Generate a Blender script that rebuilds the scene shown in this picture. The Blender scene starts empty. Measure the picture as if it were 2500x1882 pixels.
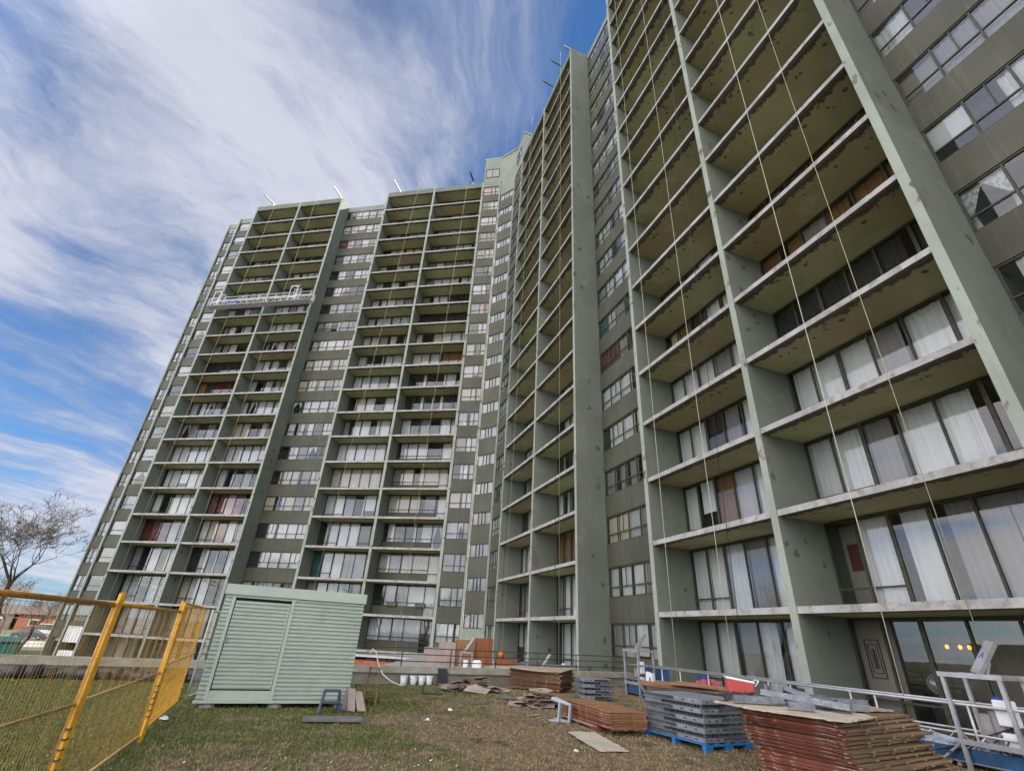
import bpy, math, random
import numpy as np
from mathutils import Matrix, Vector
R_=math.radians
rnd=random.Random(7)
SC=bpy.context.scene
COL=SC.collection
# ---------------------------------------------------------------- camera
EYE=1.6
cam=bpy.data.cameras.new('camera'); cam.sensor_width=36; cam.sensor_fit='HORIZONTAL'
cam.lens=36*1171.9/2500; cam.clip_start=.05; cam.clip_end=5000
co=bpy.data.objects.new('camera',cam); COL.objects.link(co); SC.camera=co
upc=Vector((0.04986642,-0.8845353,0.46380022)); z=Vector((0,0,1))
fwc=(z-upc*upc.z).normalized(); rtc=fwc.cross(upc)
if rtc.x<0: rtc=-rtc
M=Matrix((rtc,fwc,upc))          # camera (x right, y down, z forward) -> world
cx=M@Vector((1,0,0)); cy=M@Vector((0,-1,0)); cz=M@Vector((0,0,-1))
co.matrix_world=Matrix(((cx.x,cy.x,cz.x,0),(cx.y,cy.y,cz.y,0),(cx.z,cy.z,cz.z,EYE),(0,0,0,1)))
# ---------------------------------------------------------------- light
SUN_AZ,SUN_EL=72,32               # azimuth clockwise from +Y
SC.view_settings.view_transform='Standard'; SC.view_settings.look='None'
SC.view_settings.exposure=1.84; SC.view_settings.gamma=1
sd=bpy.data.lights.new('sun','SUN'); sd.energy=3.0; sd.angle=R_(.5); sd.color=(1,.93,.82)
so=bpy.data.objects.new('sun',sd); COL.objects.link(so)
d=Vector((math.sin(R_(SUN_AZ))*math.cos(R_(SUN_EL)),math.cos(R_(SUN_AZ))*math.cos(R_(SUN_EL)),math.sin(R_(SUN_EL))))
so.rotation_euler=d.to_track_quat('Z','Y').to_euler(); so.location=(60,60,80)

class NT:
    """tiny node helper"""
    def __init__(s,nt): s.nt=nt; s.n=nt.nodes; s.l=nt.links
    def node(s,t,**k):
        n=s.n.new(t)
        for a,b in k.items():
            if a=='ins':
                for i,v in b.items():
                    if isinstance(v,bpy.types.NodeSocket): s.l.new(v,n.inputs[i])
                    else: n.inputs[i].default_value=v
            else: setattr(n,a,b)
        return n
    def math(s,op,a,b=0,c=0,clamp=False): return s.node('ShaderNodeMath',operation=op,use_clamp=clamp,ins={0:a,1:b,2:c}).outputs[0]
    def vmath(s,op,a,b=(0,0,0)): return s.node('ShaderNodeVectorMath',operation=op,ins={0:a,1:b})
    def ramp(s,f,pts,interp='LINEAR'):
        n=s.node('ShaderNodeValToRGB',ins={0:f}); r=n.color_ramp; r.interpolation=interp
        while len(r.elements)<len(pts): r.elements.new(.5)
        for e,(p,c) in zip(r.elements,pts):
            e.position=p; e.color=(c,c,c,1) if not hasattr(c,'__len__') else (*c,1)
        return n.outputs[0]
    def mr(s,v,a,b,c=0,d=1,t='SMOOTHSTEP'): return s.node('ShaderNodeMapRange',interpolation_type=t,ins={0:v,1:a,2:b,3:c,4:d}).outputs[0]
    def mix(s,f,a,b,mode='MIX'):
        n=s.node('ShaderNodeMix',data_type='RGBA',blend_type=mode)
        for i,v in ((0,f),(6,a),(7,b)):
            if isinstance(v,bpy.types.NodeSocket): s.l.new(v,n.inputs[i])
            else: n.inputs[i].default_value=v if i==0 else (*v,1)
        return n.outputs[2]
    def noise(s,vec,scale,detail=4,rough=.55,dist=0): return s.node('ShaderNodeTexNoise',ins={'Vector':vec,'Scale':scale,'Detail':detail,'Roughness':rough,'Distortion':dist}).outputs[0]
    def mapping(s,vec,loc=(0,0,0),rot=(0,0,0),sc=(1,1,1)): return s.node('ShaderNodeMapping',ins={'Vector':vec,'Location':loc,'Rotation':rot,'Scale':sc}).outputs[0]

w=bpy.data.worlds.new('World'); SC.world=w; w.use_nodes=True
w.node_tree.nodes.clear(); N=NT(w.node_tree)
sky=N.node('ShaderNodeTexSky',sky_type='NISHITA',sun_disc=False,sun_elevation=R_(SUN_EL),sun_rotation=R_(SUN_AZ),altitude=200,air_density=1.0,dust_density=.6,ozone_density=1.6)
tc=N.node('ShaderNodeTexCoord').outputs['Generated']
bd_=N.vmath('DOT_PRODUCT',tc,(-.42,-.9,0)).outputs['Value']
sep=N.node('ShaderNodeSeparateXYZ',ins={0:tc})
zc=N.math('MAXIMUM',sep.outputs[2],0.0)
den=N.math('ADD',zc,.12)
px=N.math('DIVIDE',sep.outputs[0],den); py=N.math('DIVIDE',sep.outputs[1],den)
pv=N.node('ShaderNodeCombineXYZ',ins={0:px,1:py,2:0.0}).outputs[0]
def warped(scale,amt,det=2.0):
    wn=N.node('ShaderNodeTexNoise',ins={'Vector':pv,'Scale':scale,'Detail':det}).outputs[1]
    return N.node('ShaderNodeVectorMath',operation='SCALE',ins={0:N.vmath('SUBTRACT',wn,(.5,.5,.5)).outputs[0],3:amt}).outputs[0]
pw=N.vmath('ADD',N.vmath('ADD',pv,warped(.42,1.5)).outputs[0],warped(2.0,.30,6.0)).outputs[0]
n1=N.noise(N.mapping(pw,rot=(0,0,R_(12)),sc=(1.0,.22,1)),2.2,12,.66,.15)
n2=N.noise(N.mapping(pw,loc=(5,0,0),rot=(0,0,R_(-14)),sc=(1.0,.5,1)),.75,5,.55,.3)
n3=N.noise(N.mapping(pw,loc=(3,1,0),rot=(0,0,R_(20)),sc=(1.0,.42,1)),6,10,.68,.2)
def blob(az,el,r0,r1,amp):
    c=(math.sin(R_(az))*math.cos(R_(el)),math.cos(R_(az))*math.cos(R_(el)),math.sin(R_(el)))
    dt=N.vmath('DOT_PRODUCT',tc,c).outputs['Value']
    return N.math('MULTIPLY',N.mr(dt,math.cos(R_(r1)),math.cos(R_(r0))),amp)
cov=N.math('ADD',N.math('MULTIPLY',n1,1.0),N.math('MULTIPLY',n2,.9))
cov=N.math('ADD',cov,N.math('MULTIPLY',n3,.45))
cov=N.math('ADD',N.math('MULTIPLY',N.math('SUBTRACT',cov,1.175),1.75),.50)
BLOBS=[(-34,34,1,30,.24),(-62,52,4,40,.20),(-36,12,1,18,.20),(-14,42,3,17,-.18),(-8,60,4,26,-.24),(-44,20,1,12,-.24),(-45,30,1,9,-.12),(10,35,5,25,-.1),(-82,16,4,32,.38),(-11.5,47,.2,2.6,.16),(-15,50,.2,2.4,.12),(-22,50,1,12,.10)]
for b in BLOBS: cov=N.math('ADD',cov,blob(*b))
dens=N.mr(cov,.08,1.02)
dens=N.math('MULTIPLY',dens,.95)
dens=N.math('MAXIMUM',dens,N.mr(bd_,.0,.45,0,.88))
back=N.mr(bd_,-.15,.6,.80,4.3)  # sky behind the camera brightened, an added fill for the shaded facades
warm=N.mr(bd_,-.1,.6,0,.85)  # warm tint of the added fill sky
ccol=N.mix(N.mr(cov,.4,.95),(1.38,1.58,2.15),(2.45,2.5,2.85))
skyc=N.mix(1.0,sky.outputs[0],(.23,.42,.61),'MULTIPLY')
# pale band near the horizon
hz=N.mr(sep.outputs[2],0,.22)
dens=N.math('MAXIMUM',dens,N.math('MULTIPLY',N.math('SUBTRACT',1.0,hz),.55))
fin=N.mix(dens,skyc,ccol)
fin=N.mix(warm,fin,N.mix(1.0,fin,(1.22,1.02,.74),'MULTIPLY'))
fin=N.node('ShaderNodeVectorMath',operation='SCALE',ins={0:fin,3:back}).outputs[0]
bg=N.node('ShaderNodeBackground',ins={0:fin,1:.1})
N.l.new(bg.outputs[0],N.node('ShaderNodeOutputWorld').inputs[0])

# ---------------------------------------------------------------- materials
MAT={}
def mat(name,build):
    m=bpy.data.materials.new(name); m.use_nodes=True; m.node_tree.nodes.clear()
    n=NT(m.node_tree); sh=build(n)
    n.l.new(sh,n.node('ShaderNodeOutputMaterial').inputs[0]); MAT[name]=m; return m
def obc(n): return n.node('ShaderNodeTexCoord').outputs['Object']
def geo(n): return n.node('ShaderNodeNewGeometry').outputs['Position']
def prin(n,col,rough=.7,bump=None,bs=.3,metal=0,spec=.4,bd=.02,**k):
    ins={'Base Color':col if isinstance(col,bpy.types.NodeSocket) else (*col,1),'Roughness':rough,'Metallic':metal,'Specular IOR Level':spec}
    ins.update(k)
    if bump is not None: ins['Normal']=n.node('ShaderNodeBump',ins={'Strength':bs,'Distance':bd,'Height':bump}).outputs[0]
    return n.node('ShaderNodeBsdfPrincipled',ins=ins).outputs[0]
def simple(name,c,rough=.7,var=.15,scale=3,metal=0,bump=.15,spec=.4,dirt=None):
    def b(n):
        v=geo(n); a=n.noise(v,scale,6,.6); f=n.noise(v,scale*9,4,.6)
        lo=tuple(x*(1-var) for x in c); hi=tuple(min(1,x*(1+var)) for x in c)
        col=n.mix(n.mr(a,.3,.7),lo,hi)
        if dirt: col=n.mix(n.math('MULTIPLY',n.mr(n.noise(v,scale*2.3,8,.7),.52,.66),dirt[1]),col,dirt[0])
        return prin(n,col,rough,f,bump,metal,spec)
    return mat(name,b)
def spots(n,v,scale,lo,hi,stretch=(1,1,1),seed=0):
    """irregular dark patches"""
    a=n.noise(n.mapping(v,loc=(seed,seed*2,0),sc=stretch),scale,5,.6)
    return n.mr(a,lo,hi)
def blot(n,v,scale,rad,stretch=(1,1,1),seed=0.,keep=.5):
    """sparse small roundish patches: voronoi cells, only some kept"""
    v=n.mapping(v,loc=(seed,seed,seed),sc=stretch)
    jn=n.node('ShaderNodeTexNoise',ins={'Vector':v,'Scale':scale*3.0,'Detail':2.0}).outputs[1]
    j=n.node('ShaderNodeVectorMath',operation='SCALE',ins={0:n.vmath('SUBTRACT',jn,(.5,.5,.5)).outputs[0],3:.35/scale}).outputs[0]
    v=n.vmath('ADD',v,j).outputs[0]
    vo=n.node('ShaderNodeTexVoronoi',ins={'Vector':v,'Scale':scale})
    r=n.node('ShaderNodeSeparateColor',ins={0:vo.outputs['Color']})
    k=n.math('GREATER_THAN',r.outputs[0],keep)
    rr=n.math('MULTIPLY',r.outputs[1],rad)
    return n.math('MULTIPLY',k,n.math('LESS_THAN',vo.outputs['Distance'],rr))
SAGE=(.155,.176,.146)
def wallpaint(n,c=SAGE,patch=.55,streak=1):
    v=obc(n); a=n.noise(v,.35,5,.6); b=n.noise(v,2.2,6,.65); f=n.noise(v,30,4,.6)
    col=n.mix(n.mr(a,.3,.7),tuple(x*.86 for x in c),tuple(x*1.10 for x in c))
    col=n.mix(n.math('MULTIPLY',n.mr(b,.45,.75),.35),col,tuple(x*.75 for x in c))
    st=n.noise(n.mapping(v,sc=(4,4,.25)),1.3,6,.6)
    col=n.mix(n.math('MULTIPLY',n.mr(st,.5,.8),.38*streak),col,(.12,.135,.10))
    x_=n.node('ShaderNodeSeparateXYZ',ins={0:v}).outputs[0]
    nf=n.math('GREATER_THAN',n.noise(v,.55,3,.5),.50)
    col=n.mix(n.math('MULTIPLY',n.math('MULTIPLY',blot(n,v,2.2,.36,(1,1,.8),3.,1-patch*.8),nf),.85),col,(.075,.075,.058))
    fr=n.math('LESS_THAN',n.math('ADD',x_,n.math('MULTIPLY',n.noise(v,6,5,.7),.3)),.36)
    col=n.mix(n.math('MULTIPLY',n.math('MULTIPLY',n.mr(n.noise(n.mapping(v,sc=(1,1,.55)),1.7,7,.7),.58,.61),fr),.8*min(1,patch*2)),col,(.16,.115,.09))
    col=n.mix(n.math('MULTIPLY',blot(n,v,.9,.30,(1,1,.45),5.,1-patch*.6),.75),col,(.135,.10,.08))
    col=n.mix(n.math('MULTIPLY',n.mr(n.noise(v,.9,6,.7),.56,.72),.45),col,tuple(x*1.5 for x in c))
    col=n.mix(n.math('MULTIPLY',n.mr(n.noise(v,5,8,.7),.68,.72),.5),col,(.42,.42,.38))
    return prin(n,col,.75,f,.25)
mat('sage_wall',wallpaint)
mat('sage_wall_plain',lambda n:wallpaint(n,(.23,.26,.22),.12,.6))
mat('sage_lit_trim',lambda n:wallpaint(n,(.31,.345,.295),.6,.5))  # lighter trim; on pier fronts it is sage with skylight put into the colour
def spandrel(n):
    v=obc(n); c=(.070,.072,.052)
    a=n.noise(v,.5,4,.5); st=n.noise(n.mapping(v,sc=(5,5,.3)),1.5,6,.6)
    fl=n.noise(n.mapping(v,sc=(1,1,.378)),1.0,2,.5)
    col=n.mix(n.mr(a,.3,.7),tuple(x*.85 for x in c),tuple(x*1.2 for x in c))
    col=n.mix(n.math('MULTIPLY',n.mr(st,.5,.75),.5),col,(.135,.135,.105))
    col=n.mix(n.math('MULTIPLY',n.mr(fl,.5,.7),.3),col,(.06,.065,.045))
    sy=n.node('ShaderNodeSeparateXYZ',ins={0:v}).outputs[1]
    jt=n.math('LESS_THAN',n.math('PINGPONG',n.math('ADD',sy,.3),.62),.006)
    col=n.mix(n.math('MULTIPLY',jt,.6),col,(.03,.032,.025))
    return prin(n,col,.55,n.noise(v,25,4,.6),.12,spec=.3)
mat('spandrel_panel',spandrel)
def slabedge(n):
    v=obc(n); a=n.noise(v,1.2,6,.65); f=n.noise(v,26,5,.7)
    col=n.mix(n.mr(a,.3,.7),(.30,.29,.28),(.46,.45,.44))
    col=n.mix(n.math('MULTIPLY',n.mr(n.noise(v,3.2,8,.75),.50,.62),.8),col,(.22,.195,.175))
    col=n.mix(n.math('MULTIPLY',blot(n,n.mapping(v,sc=(1,1,3)),1.6,.25,(1,1,1),2.,.65),.7),col,(.19,.17,.15))
    col=n.mix(n.math('MULTIPLY',n.mr(f,.62,.7),.5),col,(.6,.6,.58))
    return prin(n,col,.85,f,.4)
mat('slab_edge',slabedge)
def soffit(n):
    v=obc(n); s=n.node('ShaderNodeSeparateXYZ',ins={0:v}); x=s.outputs[0]
    fl=n.noise(n.mapping(v,sc=(.02,.16,.3775)),1.0,1,.4)
    col=n.mix(n.mr(fl,.38,.62),(.35,.29,.16),(.42,.42,.23))
    col=n.mix(n.math('MULTIPLY',n.mr(n.noise(v,1.1,6,.65),.4,.7),.55),col,(.27,.30,.12))
    col=n.mix(n.math('MULTIPLY',n.mr(n.noise(v,.7,7,.7),.54,.66),.5),col,(.45,.43,.33))
    # stripped concrete along the front edge with a ragged border, spalled spots behind it
    wob=n.math('MULTIPLY',n.math('SUBTRACT',n.noise(n.mapping(v,sc=(.6,1,1)),3.4,8,.78),.5),1.05)
    e=n.math('ADD',x,wob)
    edge=n.math('LESS_THAN',e,.36)
    edge2=n.math('LESS_THAN',n.math('ADD',x,n.math('MULTIPLY',wob,.5)),.17)
    col=n.mix(edge,col,(.095,.085,.062))
    col=n.mix(edge2,col,(.155,.135,.115))
    nearf=n.math('MULTIPLY',n.mr(x,.25,.38),n.mr(x,1.25,.5,0,1))
    sp=n.math('MULTIPLY',blot(n,v,3.4,.33,(1,1,.37),1.,.42),n.math('GREATER_THAN',nearf,.35))
    sp2=n.math('MULTIPLY',blot(n,v,5.6,.34,(.8,1,.53),6.,.55),n.math('GREATER_THAN',nearf,.5))
    col=n.mix(n.math('MULTIPLY',n.math('MAXIMUM',sp,sp2),.85),col,(.085,.072,.055))
    return prin(n,col,.85,n.noise(v,20,5,.7),.35)
mat('soffit',soffit)
simple('concrete',(.33,.325,.29),.9,.2,1.3,dirt=((.18,.17,.14),.5),bump=.4)
simple('concrete_dark',(.19,.185,.15),.9,.2,1.1,dirt=((.11,.105,.085),.6),bump=.4)
simple('coping',(.30,.29,.24),.9,.2,2,dirt=((.17,.16,.13),.6),bump=.5)
simple('frame_bronze',(.045,.045,.028),.5,.3,6)
simple('frame_dark',(.022,.024,.026),.5,.3,6)
simple('interior',(.22,.20,.18),.9,.2,1)
simple('interior_beige',(.33,.30,.27),.9,.08,1)
simple('roof_gravel',(.2,.19,.18),.95,.3,6)
def glass(n):
    fr=n.node('ShaderNodeFresnel',ins={'IOR':1.52}).outputs[0]
    f=n.math('MULTIPLY',fr,1.7,clamp=True)
    v=geo(n); bp=n.node('ShaderNodeBump',ins={'Strength':.05,'Distance':.02,'Height':n.noise(v,.9,2,.5)}).outputs[0]
    g=n.node('ShaderNodeBsdfGlossy',ins={'Color':(.92,.95,1,1),'Roughness':.015,'Normal':bp}).outputs[0]
    t=n.node('ShaderNodeBsdfTransparent',ins={'Color':(.88,.89,.87,1)}).outputs[0]
    return n.node('ShaderNodeMixShader',ins={0:f,1:t,2:g}).outputs[0]
mat('glass',glass)
def cloth(name,c,lace=0):
    def b(n):
        v=obc(n); y=n.node('ShaderNodeSeparateXYZ',ins={0:v}).outputs[1]
        wv=n.noise(n.mapping(v,sc=(0,1,.04)),9,3,.6)
        col=n.mix(n.mr(n.noise(v,.8,2,.5),.3,.7),tuple(x*.9 for x in c),c)
        if lace: col=n.mix(n.math('MULTIPLY',n.mr(n.noise(n.mapping(v,sc=(1,1,.8)),9,2,.4),.5,.56),.6),col,lace)
        d=n.node('ShaderNodeBsdfDiffuse',ins={'Color':col,'Normal':n.node('ShaderNodeBump',ins={'Strength':.6,'Distance':.03,'Height':wv}).outputs[0]}).outputs[0]
        return d
    return mat(name,b)
CURT={'w':cloth('curtain_white',(.70,.70,.72)),'c':cloth('curtain_cream',(.62,.57,.48)),'g':cloth('curtain_grey',(.33,.32,.33)),
 'h':cloth('curtain_pale_grey',(.55,.55,.58)),'d':cloth('curtain_charcoal',(.06,.06,.065)),'r':cloth('curtain_red',(.24,.06,.065),(.42,.30,.30)),
 'm':cloth('curtain_maroon',(.15,.035,.03)),'b':cloth('curtain_brown',(.28,.155,.075)),'o':cloth('curtain_amber',(.42,.22,.09)),'t':cloth('curtain_teal',(.05,.15,.15)),
 'p':cloth('curtain_pink',(.62,.35,.36)),'l':cloth('curtain_lace',(.7,.7,.72),(.25,.25,.27)),'k':None,'v':cloth('wall_beige',(.36,.33,.30))}
simple('white_door',(.75,.76,.78),.5,.08,2)
simple('white_panel',(.68,.68,.69),.6,.08,1)
simple('navy',(.02,.025,.05),.6,.2,2)

# ---------------------------------------------------------------- mesh helpers
class MB:
    def __init__(s): s.v=[]; s.f=[]; s.m=[]
    def quad(s,a,b,c,d_,m=0): i=len(s.v); s.v+= [a,b,c,d_]; s.f.append((i,i+1,i+2,i+3)); s.m.append(m)
    def poly(s,pts,m=0): i=len(s.v); s.v+=list(pts); s.f.append(tuple(range(i,i+len(pts)))); s.m.append(m)
    def hexa(s,P,m=0,mm=None):
        """P: 8 points, bottom 0-3 (ccw), top 4-7; mm per-face materials bottom,top,sides(4)"""
        i=len(s.v); s.v+=[tuple(p) for p in P]
        F=[(3,2,1,0),(4,5,6,7),(0,1,5,4),(1,2,6,5),(2,3,7,6),(3,0,4,7)]
        for k,f in enumerate(F): s.f.append(tuple(i+q for q in f)); s.m.append(mm[k] if mm else m)
    def box(s,x0,x1,y0,y1,z0,z1,m=0,mm=None):
        if x0>x1:x0,x1=x1,x0
        if y0>y1:y0,y1=y1,y0
        if z0>z1:z0,z1=z1,z0
        s.hexa([(x0,y0,z0),(x1,y0,z0),(x1,y1,z0),(x0,y1,z0),(x0,y0,z1),(x1,y0,z1),(x1,y1,z1),(x0,y1,z1)],m,mm)
    def bar(s,p,q,w,h=None,m=0,up=(0,0,1),w2=None):
        p=Vector(p);q=Vector(q);h=h or w; dd=(q-p)
        if dd.length<1e-6:return
        dd.normalize(); u=Vector(up)
        if abs(dd.dot(u))>.98: u=Vector((1,0,0))
        r=dd.cross(u).normalized(); u=r.cross(dd)
        k=(w2/w) if w2 else 1
        P=[]
        for c,sc in ((p,1),(q,k)):
            for a,b in ((-1,-1),(1,-1),(1,1),(-1,1)): P.append(c+r*(a*w/2*sc)+u*(b*h/2*sc))
        i=len(s.v); s.v+=[tuple(x) for x in P]
        for f in ((0,3,2,1),(4,5,6,7),(0,1,5,4),(1,2,6,5),(2,3,7,6),(3,0,4,7)): s.f.append(tuple(i+x for x in f)); s.m.append(m)
    def tube(s,pts,rad,n=6,m=0,caps=True):
        pts=[Vector(p) for p in pts]; rads=rad if hasattr(rad,'__len__') else [rad]*len(pts)
        i0=len(s.v); ref=None
        for k,p in enumerate(pts):
            dd=(pts[min(k+1,len(pts)-1)]-pts[max(k-1,0)]).normalized()
            if ref is None:
                ref=Vector((0,0,1)) if abs(dd.z)<.9 else Vector((1,0,0))
            r=dd.cross(ref).normalized(); u=r.cross(dd); ref=u
            for j in range(n):
                a=2*math.pi*j/n; q=p+(r*math.cos(a)+u*math.sin(a))*rads[k]; s.v.append(tuple(q))
        for k in range(len(pts)-1):
            for j in range(n):
                a=i0+k*n+j; b=i0+k*n+(j+1)%n; s.f.append((a,b,b+n,a+n)); s.m.append(m)
        if caps:
            s.f.append(tuple(i0+j for j in reversed(range(n)))); s.m.append(m)
            e=i0+(len(pts)-1)*n; s.f.append(tuple(e+j for j in range(n))); s.m.append(m)
    def cyl(s,c,r0,r1,z0,z1,n=16,m=0): s.tube([(c[0],c[1],z0),(c[0],c[1],z1)],[r0,r1],n,m)
    def sheet(s,pts,th,m=0,me=None):
        """thin slab from an ordered outline of 3D points (roughly horizontal)"""
        n=len(pts); i=len(s.v); me=m if me is None else me
        s.v+=[tuple(p) for p in pts]+[(p[0],p[1],p[2]-th) for p in pts]
        s.f.append(tuple(i+k for k in range(n))); s.m.append(m)
        s.f.append(tuple(i+n+k for k in reversed(range(n)))); s.m.append(m)
        for k in range(n):
            a=i+k;b=i+(k+1)%n; s.f.append((b,a,a+n,b+n)); s.m.append(me)
    def mesh(s,name,mats):
        me=bpy.data.meshes.new(name); me.from_pydata(s.v,[],s.f)
        for m in mats: me.materials.append(MAT[m] if isinstance(m,str) else m)
        if len(mats)>1: me.polygons.foreach_set('material_index',s.m)
        me.update(); return me
    def build(s,name,mats,parent=None,world=None,smooth=False,bevel=0,recalc=True):
        if isinstance(mats,(str,bpy.types.Material)): mats=[mats]
        me=s.mesh(name,mats)
        if recalc:
            import bmesh
            bm=bmesh.new(); bm.from_mesh(me); bmesh.ops.recalc_face_normals(bm,faces=bm.faces)
            if bevel: bmesh.ops.bevel(bm,geom=list(bm.edges),offset=bevel,segments=2,affect='EDGES',clamp_overlap=True)
            bm.to_mesh(me); bm.free()
        if smooth: me.polygons.foreach_set('use_smooth',[True]*len(me.polygons))
        o=bpy.data.objects.new(name,me); COL.objects.link(o); place(o,parent,world); return o
WM={}
def place(o,parent=None,world=None):
    if parent is not None:
        o.parent=parent; pw=WM[parent.name]
        wm=world if world is not None else pw
        o.matrix_parent_inverse=Matrix.Identity(4); o.matrix_basis=pw.inverted()@wm; WM[o.name]=wm
    else:
        wm=world if world is not None else Matrix.Identity(4); o.matrix_basis=wm; WM[o.name]=wm
def thing(name,label,cat,world,group=None):
    o=bpy.data.objects.new(name,None); o.empty_display_size=.2; COL.objects.link(o); place(o,None,world)
    o['label']=label; o['category']=cat
    if group: o['group']=group
    return o
def tag(o,label,cat,group=None):
    o['label']=label; o['category']=cat
    if group: o['group']=group
    return o
def kind(o,k): o['kind']=k; return o
def T(x,y,z=0,rz=0,rx=0,ry=0,s=1):
    return Matrix.Translation((x,y,z))@Matrix.Rotation(R_(rz),4,'Z')@Matrix.Rotation(R_(ry),4,'Y')@Matrix.Rotation(R_(rx),4,'X')@Matrix.Scale(s,4)
def copy_tree(o,world,label=None,group=None):
    def rec(src,par,wm):
        c=src.copy(); COL.objects.link(c)
        if par is None: c.matrix_basis=wm; WM[c.name]=wm
        else:
            c.parent=par; c.matrix_parent_inverse=Matrix.Identity(4); c.matrix_basis=src.matrix_basis.copy(); WM[c.name]=WM[par.name]@c.matrix_basis
        for ch in KIDS(src): rec(ch,c,None)
        return c
    c=rec(o,None,world)
    if label: c['label']=label
    if group: c['group']=group
    return c
def KIDS(o): return [x for x in list(COL.objects) if x.parent==o]
# ---------------------------------------------------------------- the tower
# wing frames: local x = depth into the building (0 = front plane of the piers), local y = along the wing, z = world z
def wing(ang,D):
    n=Vector((math.cos(R_(ang)),math.sin(R_(ang)),0)); return T(n.x*D,n.y*D,0,ang)
WR=wing(19,12.4); WL=wing(79,41.35)
H=2.65; DEP=1.82
def F(j): return -1.5+H*j+EYE           # top of floor j
def U(k): return .97+H*k+EYE            # underside of slab k (ceiling of storey k)
ROOF=52.0+EYE
tower=thing('apartment_tower','tall sage green apartment tower with two angled wings of stacked open balconies','building',T(-2,41,0))
wallL,wallR=MB(),MB()
# solid cores behind the rooms
wallR.box(DEP+2.5,DEP+16,-14,40.5,-2.2,ROOF-.25)
wallL.box(DEP+2.5,DEP+15,6,51.8,-4,ROOF-.25)
def pier(W,y,th=.25,x1=DEP+2.5,z0=-2.0,z1=ROOF,x0=0,m='sage_wall'):
    b=MB(); b.box(x0,x1,y-th,y,z0,z1,mm=[0,0,0,0,0,1]); o=b.build('pier',[m,'sage_lit_trim'],tower,W,recalc=False); return o  # front face is the same paint, lightened in colour as if skylit
RP=[37.06,30.5,24.1,17.45,11.17,4.91,-1.6]    # far edges of the right wing's piers
LP=[46.1,39.45,33.2,26.5,20.0,13.46]
for y in RP: pier(WR,y)
for y in LP: pier(WL,y,z0=-5)
pier(WL,50.05,.22,DEP+2.5,-5,ROOF,DEP-.14)
def score(W,x,y,z,w_,h_,bal):
    p=W@Vector((x,y,z)); d_=p-Vector((0,0,EYE)); dist=d_.length; hd=math.hypot(d_.x,d_.y)
    n=(W.to_3x3()@Vector((1,0,0))); cs=abs(d_.normalized().dot(n))
    vis=h_
    if bal and z>EYE:
        vis=max(.03,h_-(hd/max(.2,abs(d_.x*n.x+d_.y*n.y)/hd)*0+DEP/max(.25,(d_.x*n.x+d_.y*n.y)/hd))*max(0,(z-EYE)/hd))
    # outside the frame to the right or above
    c=M.transposed()@(p-Vector((0,0,EYE)))
    if c.z<=0: return 0
    u=c.x/c.z*1171.9; v=c.y/c.z*1171.9
    if abs(u)>1500 or abs(v)>1150: return 0
    return w_*vis*cs/dist**2
slabs=[]; spans=[]; wins=[]
def balcony_stack(W,y0,y1,j0,j1,tag_):
    """open bay between piers: slabs, windows. y0<y1 clear opening"""
    for k in range(j0,j1): slabs.append((W,y0,y1,k))
    for j in range(j0,j1+1):
        wins.append(dict(W=W,x=DEP,y0=y0+.01,y1=y1-.01,z0=F(j)+(.0),z1=(U(j) if j<j1 else ROOF-.75)-.02,bal=True,j=j,tag=tag_))
for a,b,t_ in ((RP[1],RP[0]-.25,'r1'),(RP[2],RP[1]-.25,'r2'),(RP[4],RP[3]-.25,'r3'),(RP[5],RP[4]-.25,'r4')): balcony_stack(WR,a,b,0,19,t_)
for a,b,t_ in ((LP[1],LP[0]-.25,'l1'),(LP[2],LP[1]-.25,'l2'),(LP[4],LP[3]-.25,'l3'),(LP[5],LP[4]-.25,'l4')): balcony_stack(WL,a,b,-1,19,t_)
def strip(W,x,y0,y1,sill,head,t_,j0=0,j1=19,low=None,mats='spandrel_panel',ext=(0,0)):
    zb=low if low is not None else F(j0)-.6
    for j in range(j0,j1+1):
        z0=F(j)+sill; z1=F(j)+head
        spans.append((W,x,y0,y1,zb,z0,'sage_wall_plain' if (t_=='ch' and j==j0) else mats)); zb=z1
        wins.append(dict(W=W,x=x+.03,y0=y0+.01,y1=y1-.01,z0=z0,z1=z1,bal=False,j=j,tag=t_))
    spans.append((W,x,y0,y1,zb,ROOF,'sage_wall_plain'))
strip(WR,DEP,RP[3],RP[2]-.25,.91,2.39,'sr')
strip(WR,DEP,RP[6],RP[5]-.25,.91,2.39,'sn')
strip(WL,DEP,LP[3],LP[2]-.25,.78,2.26,'sl',j0=-1)
strip(WL,DEP,LP[0],49.8,.78,2.26,'se',j0=0)
strip(WL,DEP+.8,51.0,52.25,.78,2.26,'sf',j0=0)
b=MB(); b.box(DEP+.8,DEP+1.0,50.06,51.0,-5,ROOF); b.build('wall','sage_wall_plain',tower,WL)
strip(WL,.03,11.12,LP[5]-.25,.78,2.26,'c1')
strip(WR,.03,RP[0],39.38,.78,2.26,'c3')
# chamfer between the wings
pA=WL@Vector((.03,11.0,0)); pB=WR@Vector((.03,39.5,0))
dv=(pA-pB); dv.z=0; Lc=dv.length; u_=dv.normalized(); n_=Vector((u_.y,-u_.x,0))
if n_.y<0: n_=-n_
WC=Matrix(((n_.x,u_.x,0,pB.x),(n_.y,u_.y,0,pB.y),(0,0,1,0),(0,0,0,1)))
strip(WC,0,.09,Lc-.09,-.7+H,-.7+1.08+H,'ch',j0=0,j1=18,low=-.6)
for W,x,y,th in ((WL,-.06,11.12,.16),(WR,-.06,39.5,.16)):
    b=MB(); b.box(x,x+.5,y-th,y,-2,ROOF,mm=[0,0,0,0,0,1]); b.build('pier',['sage_lit_trim','sage_lit_trim'],tower,W,recalc=False)
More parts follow.
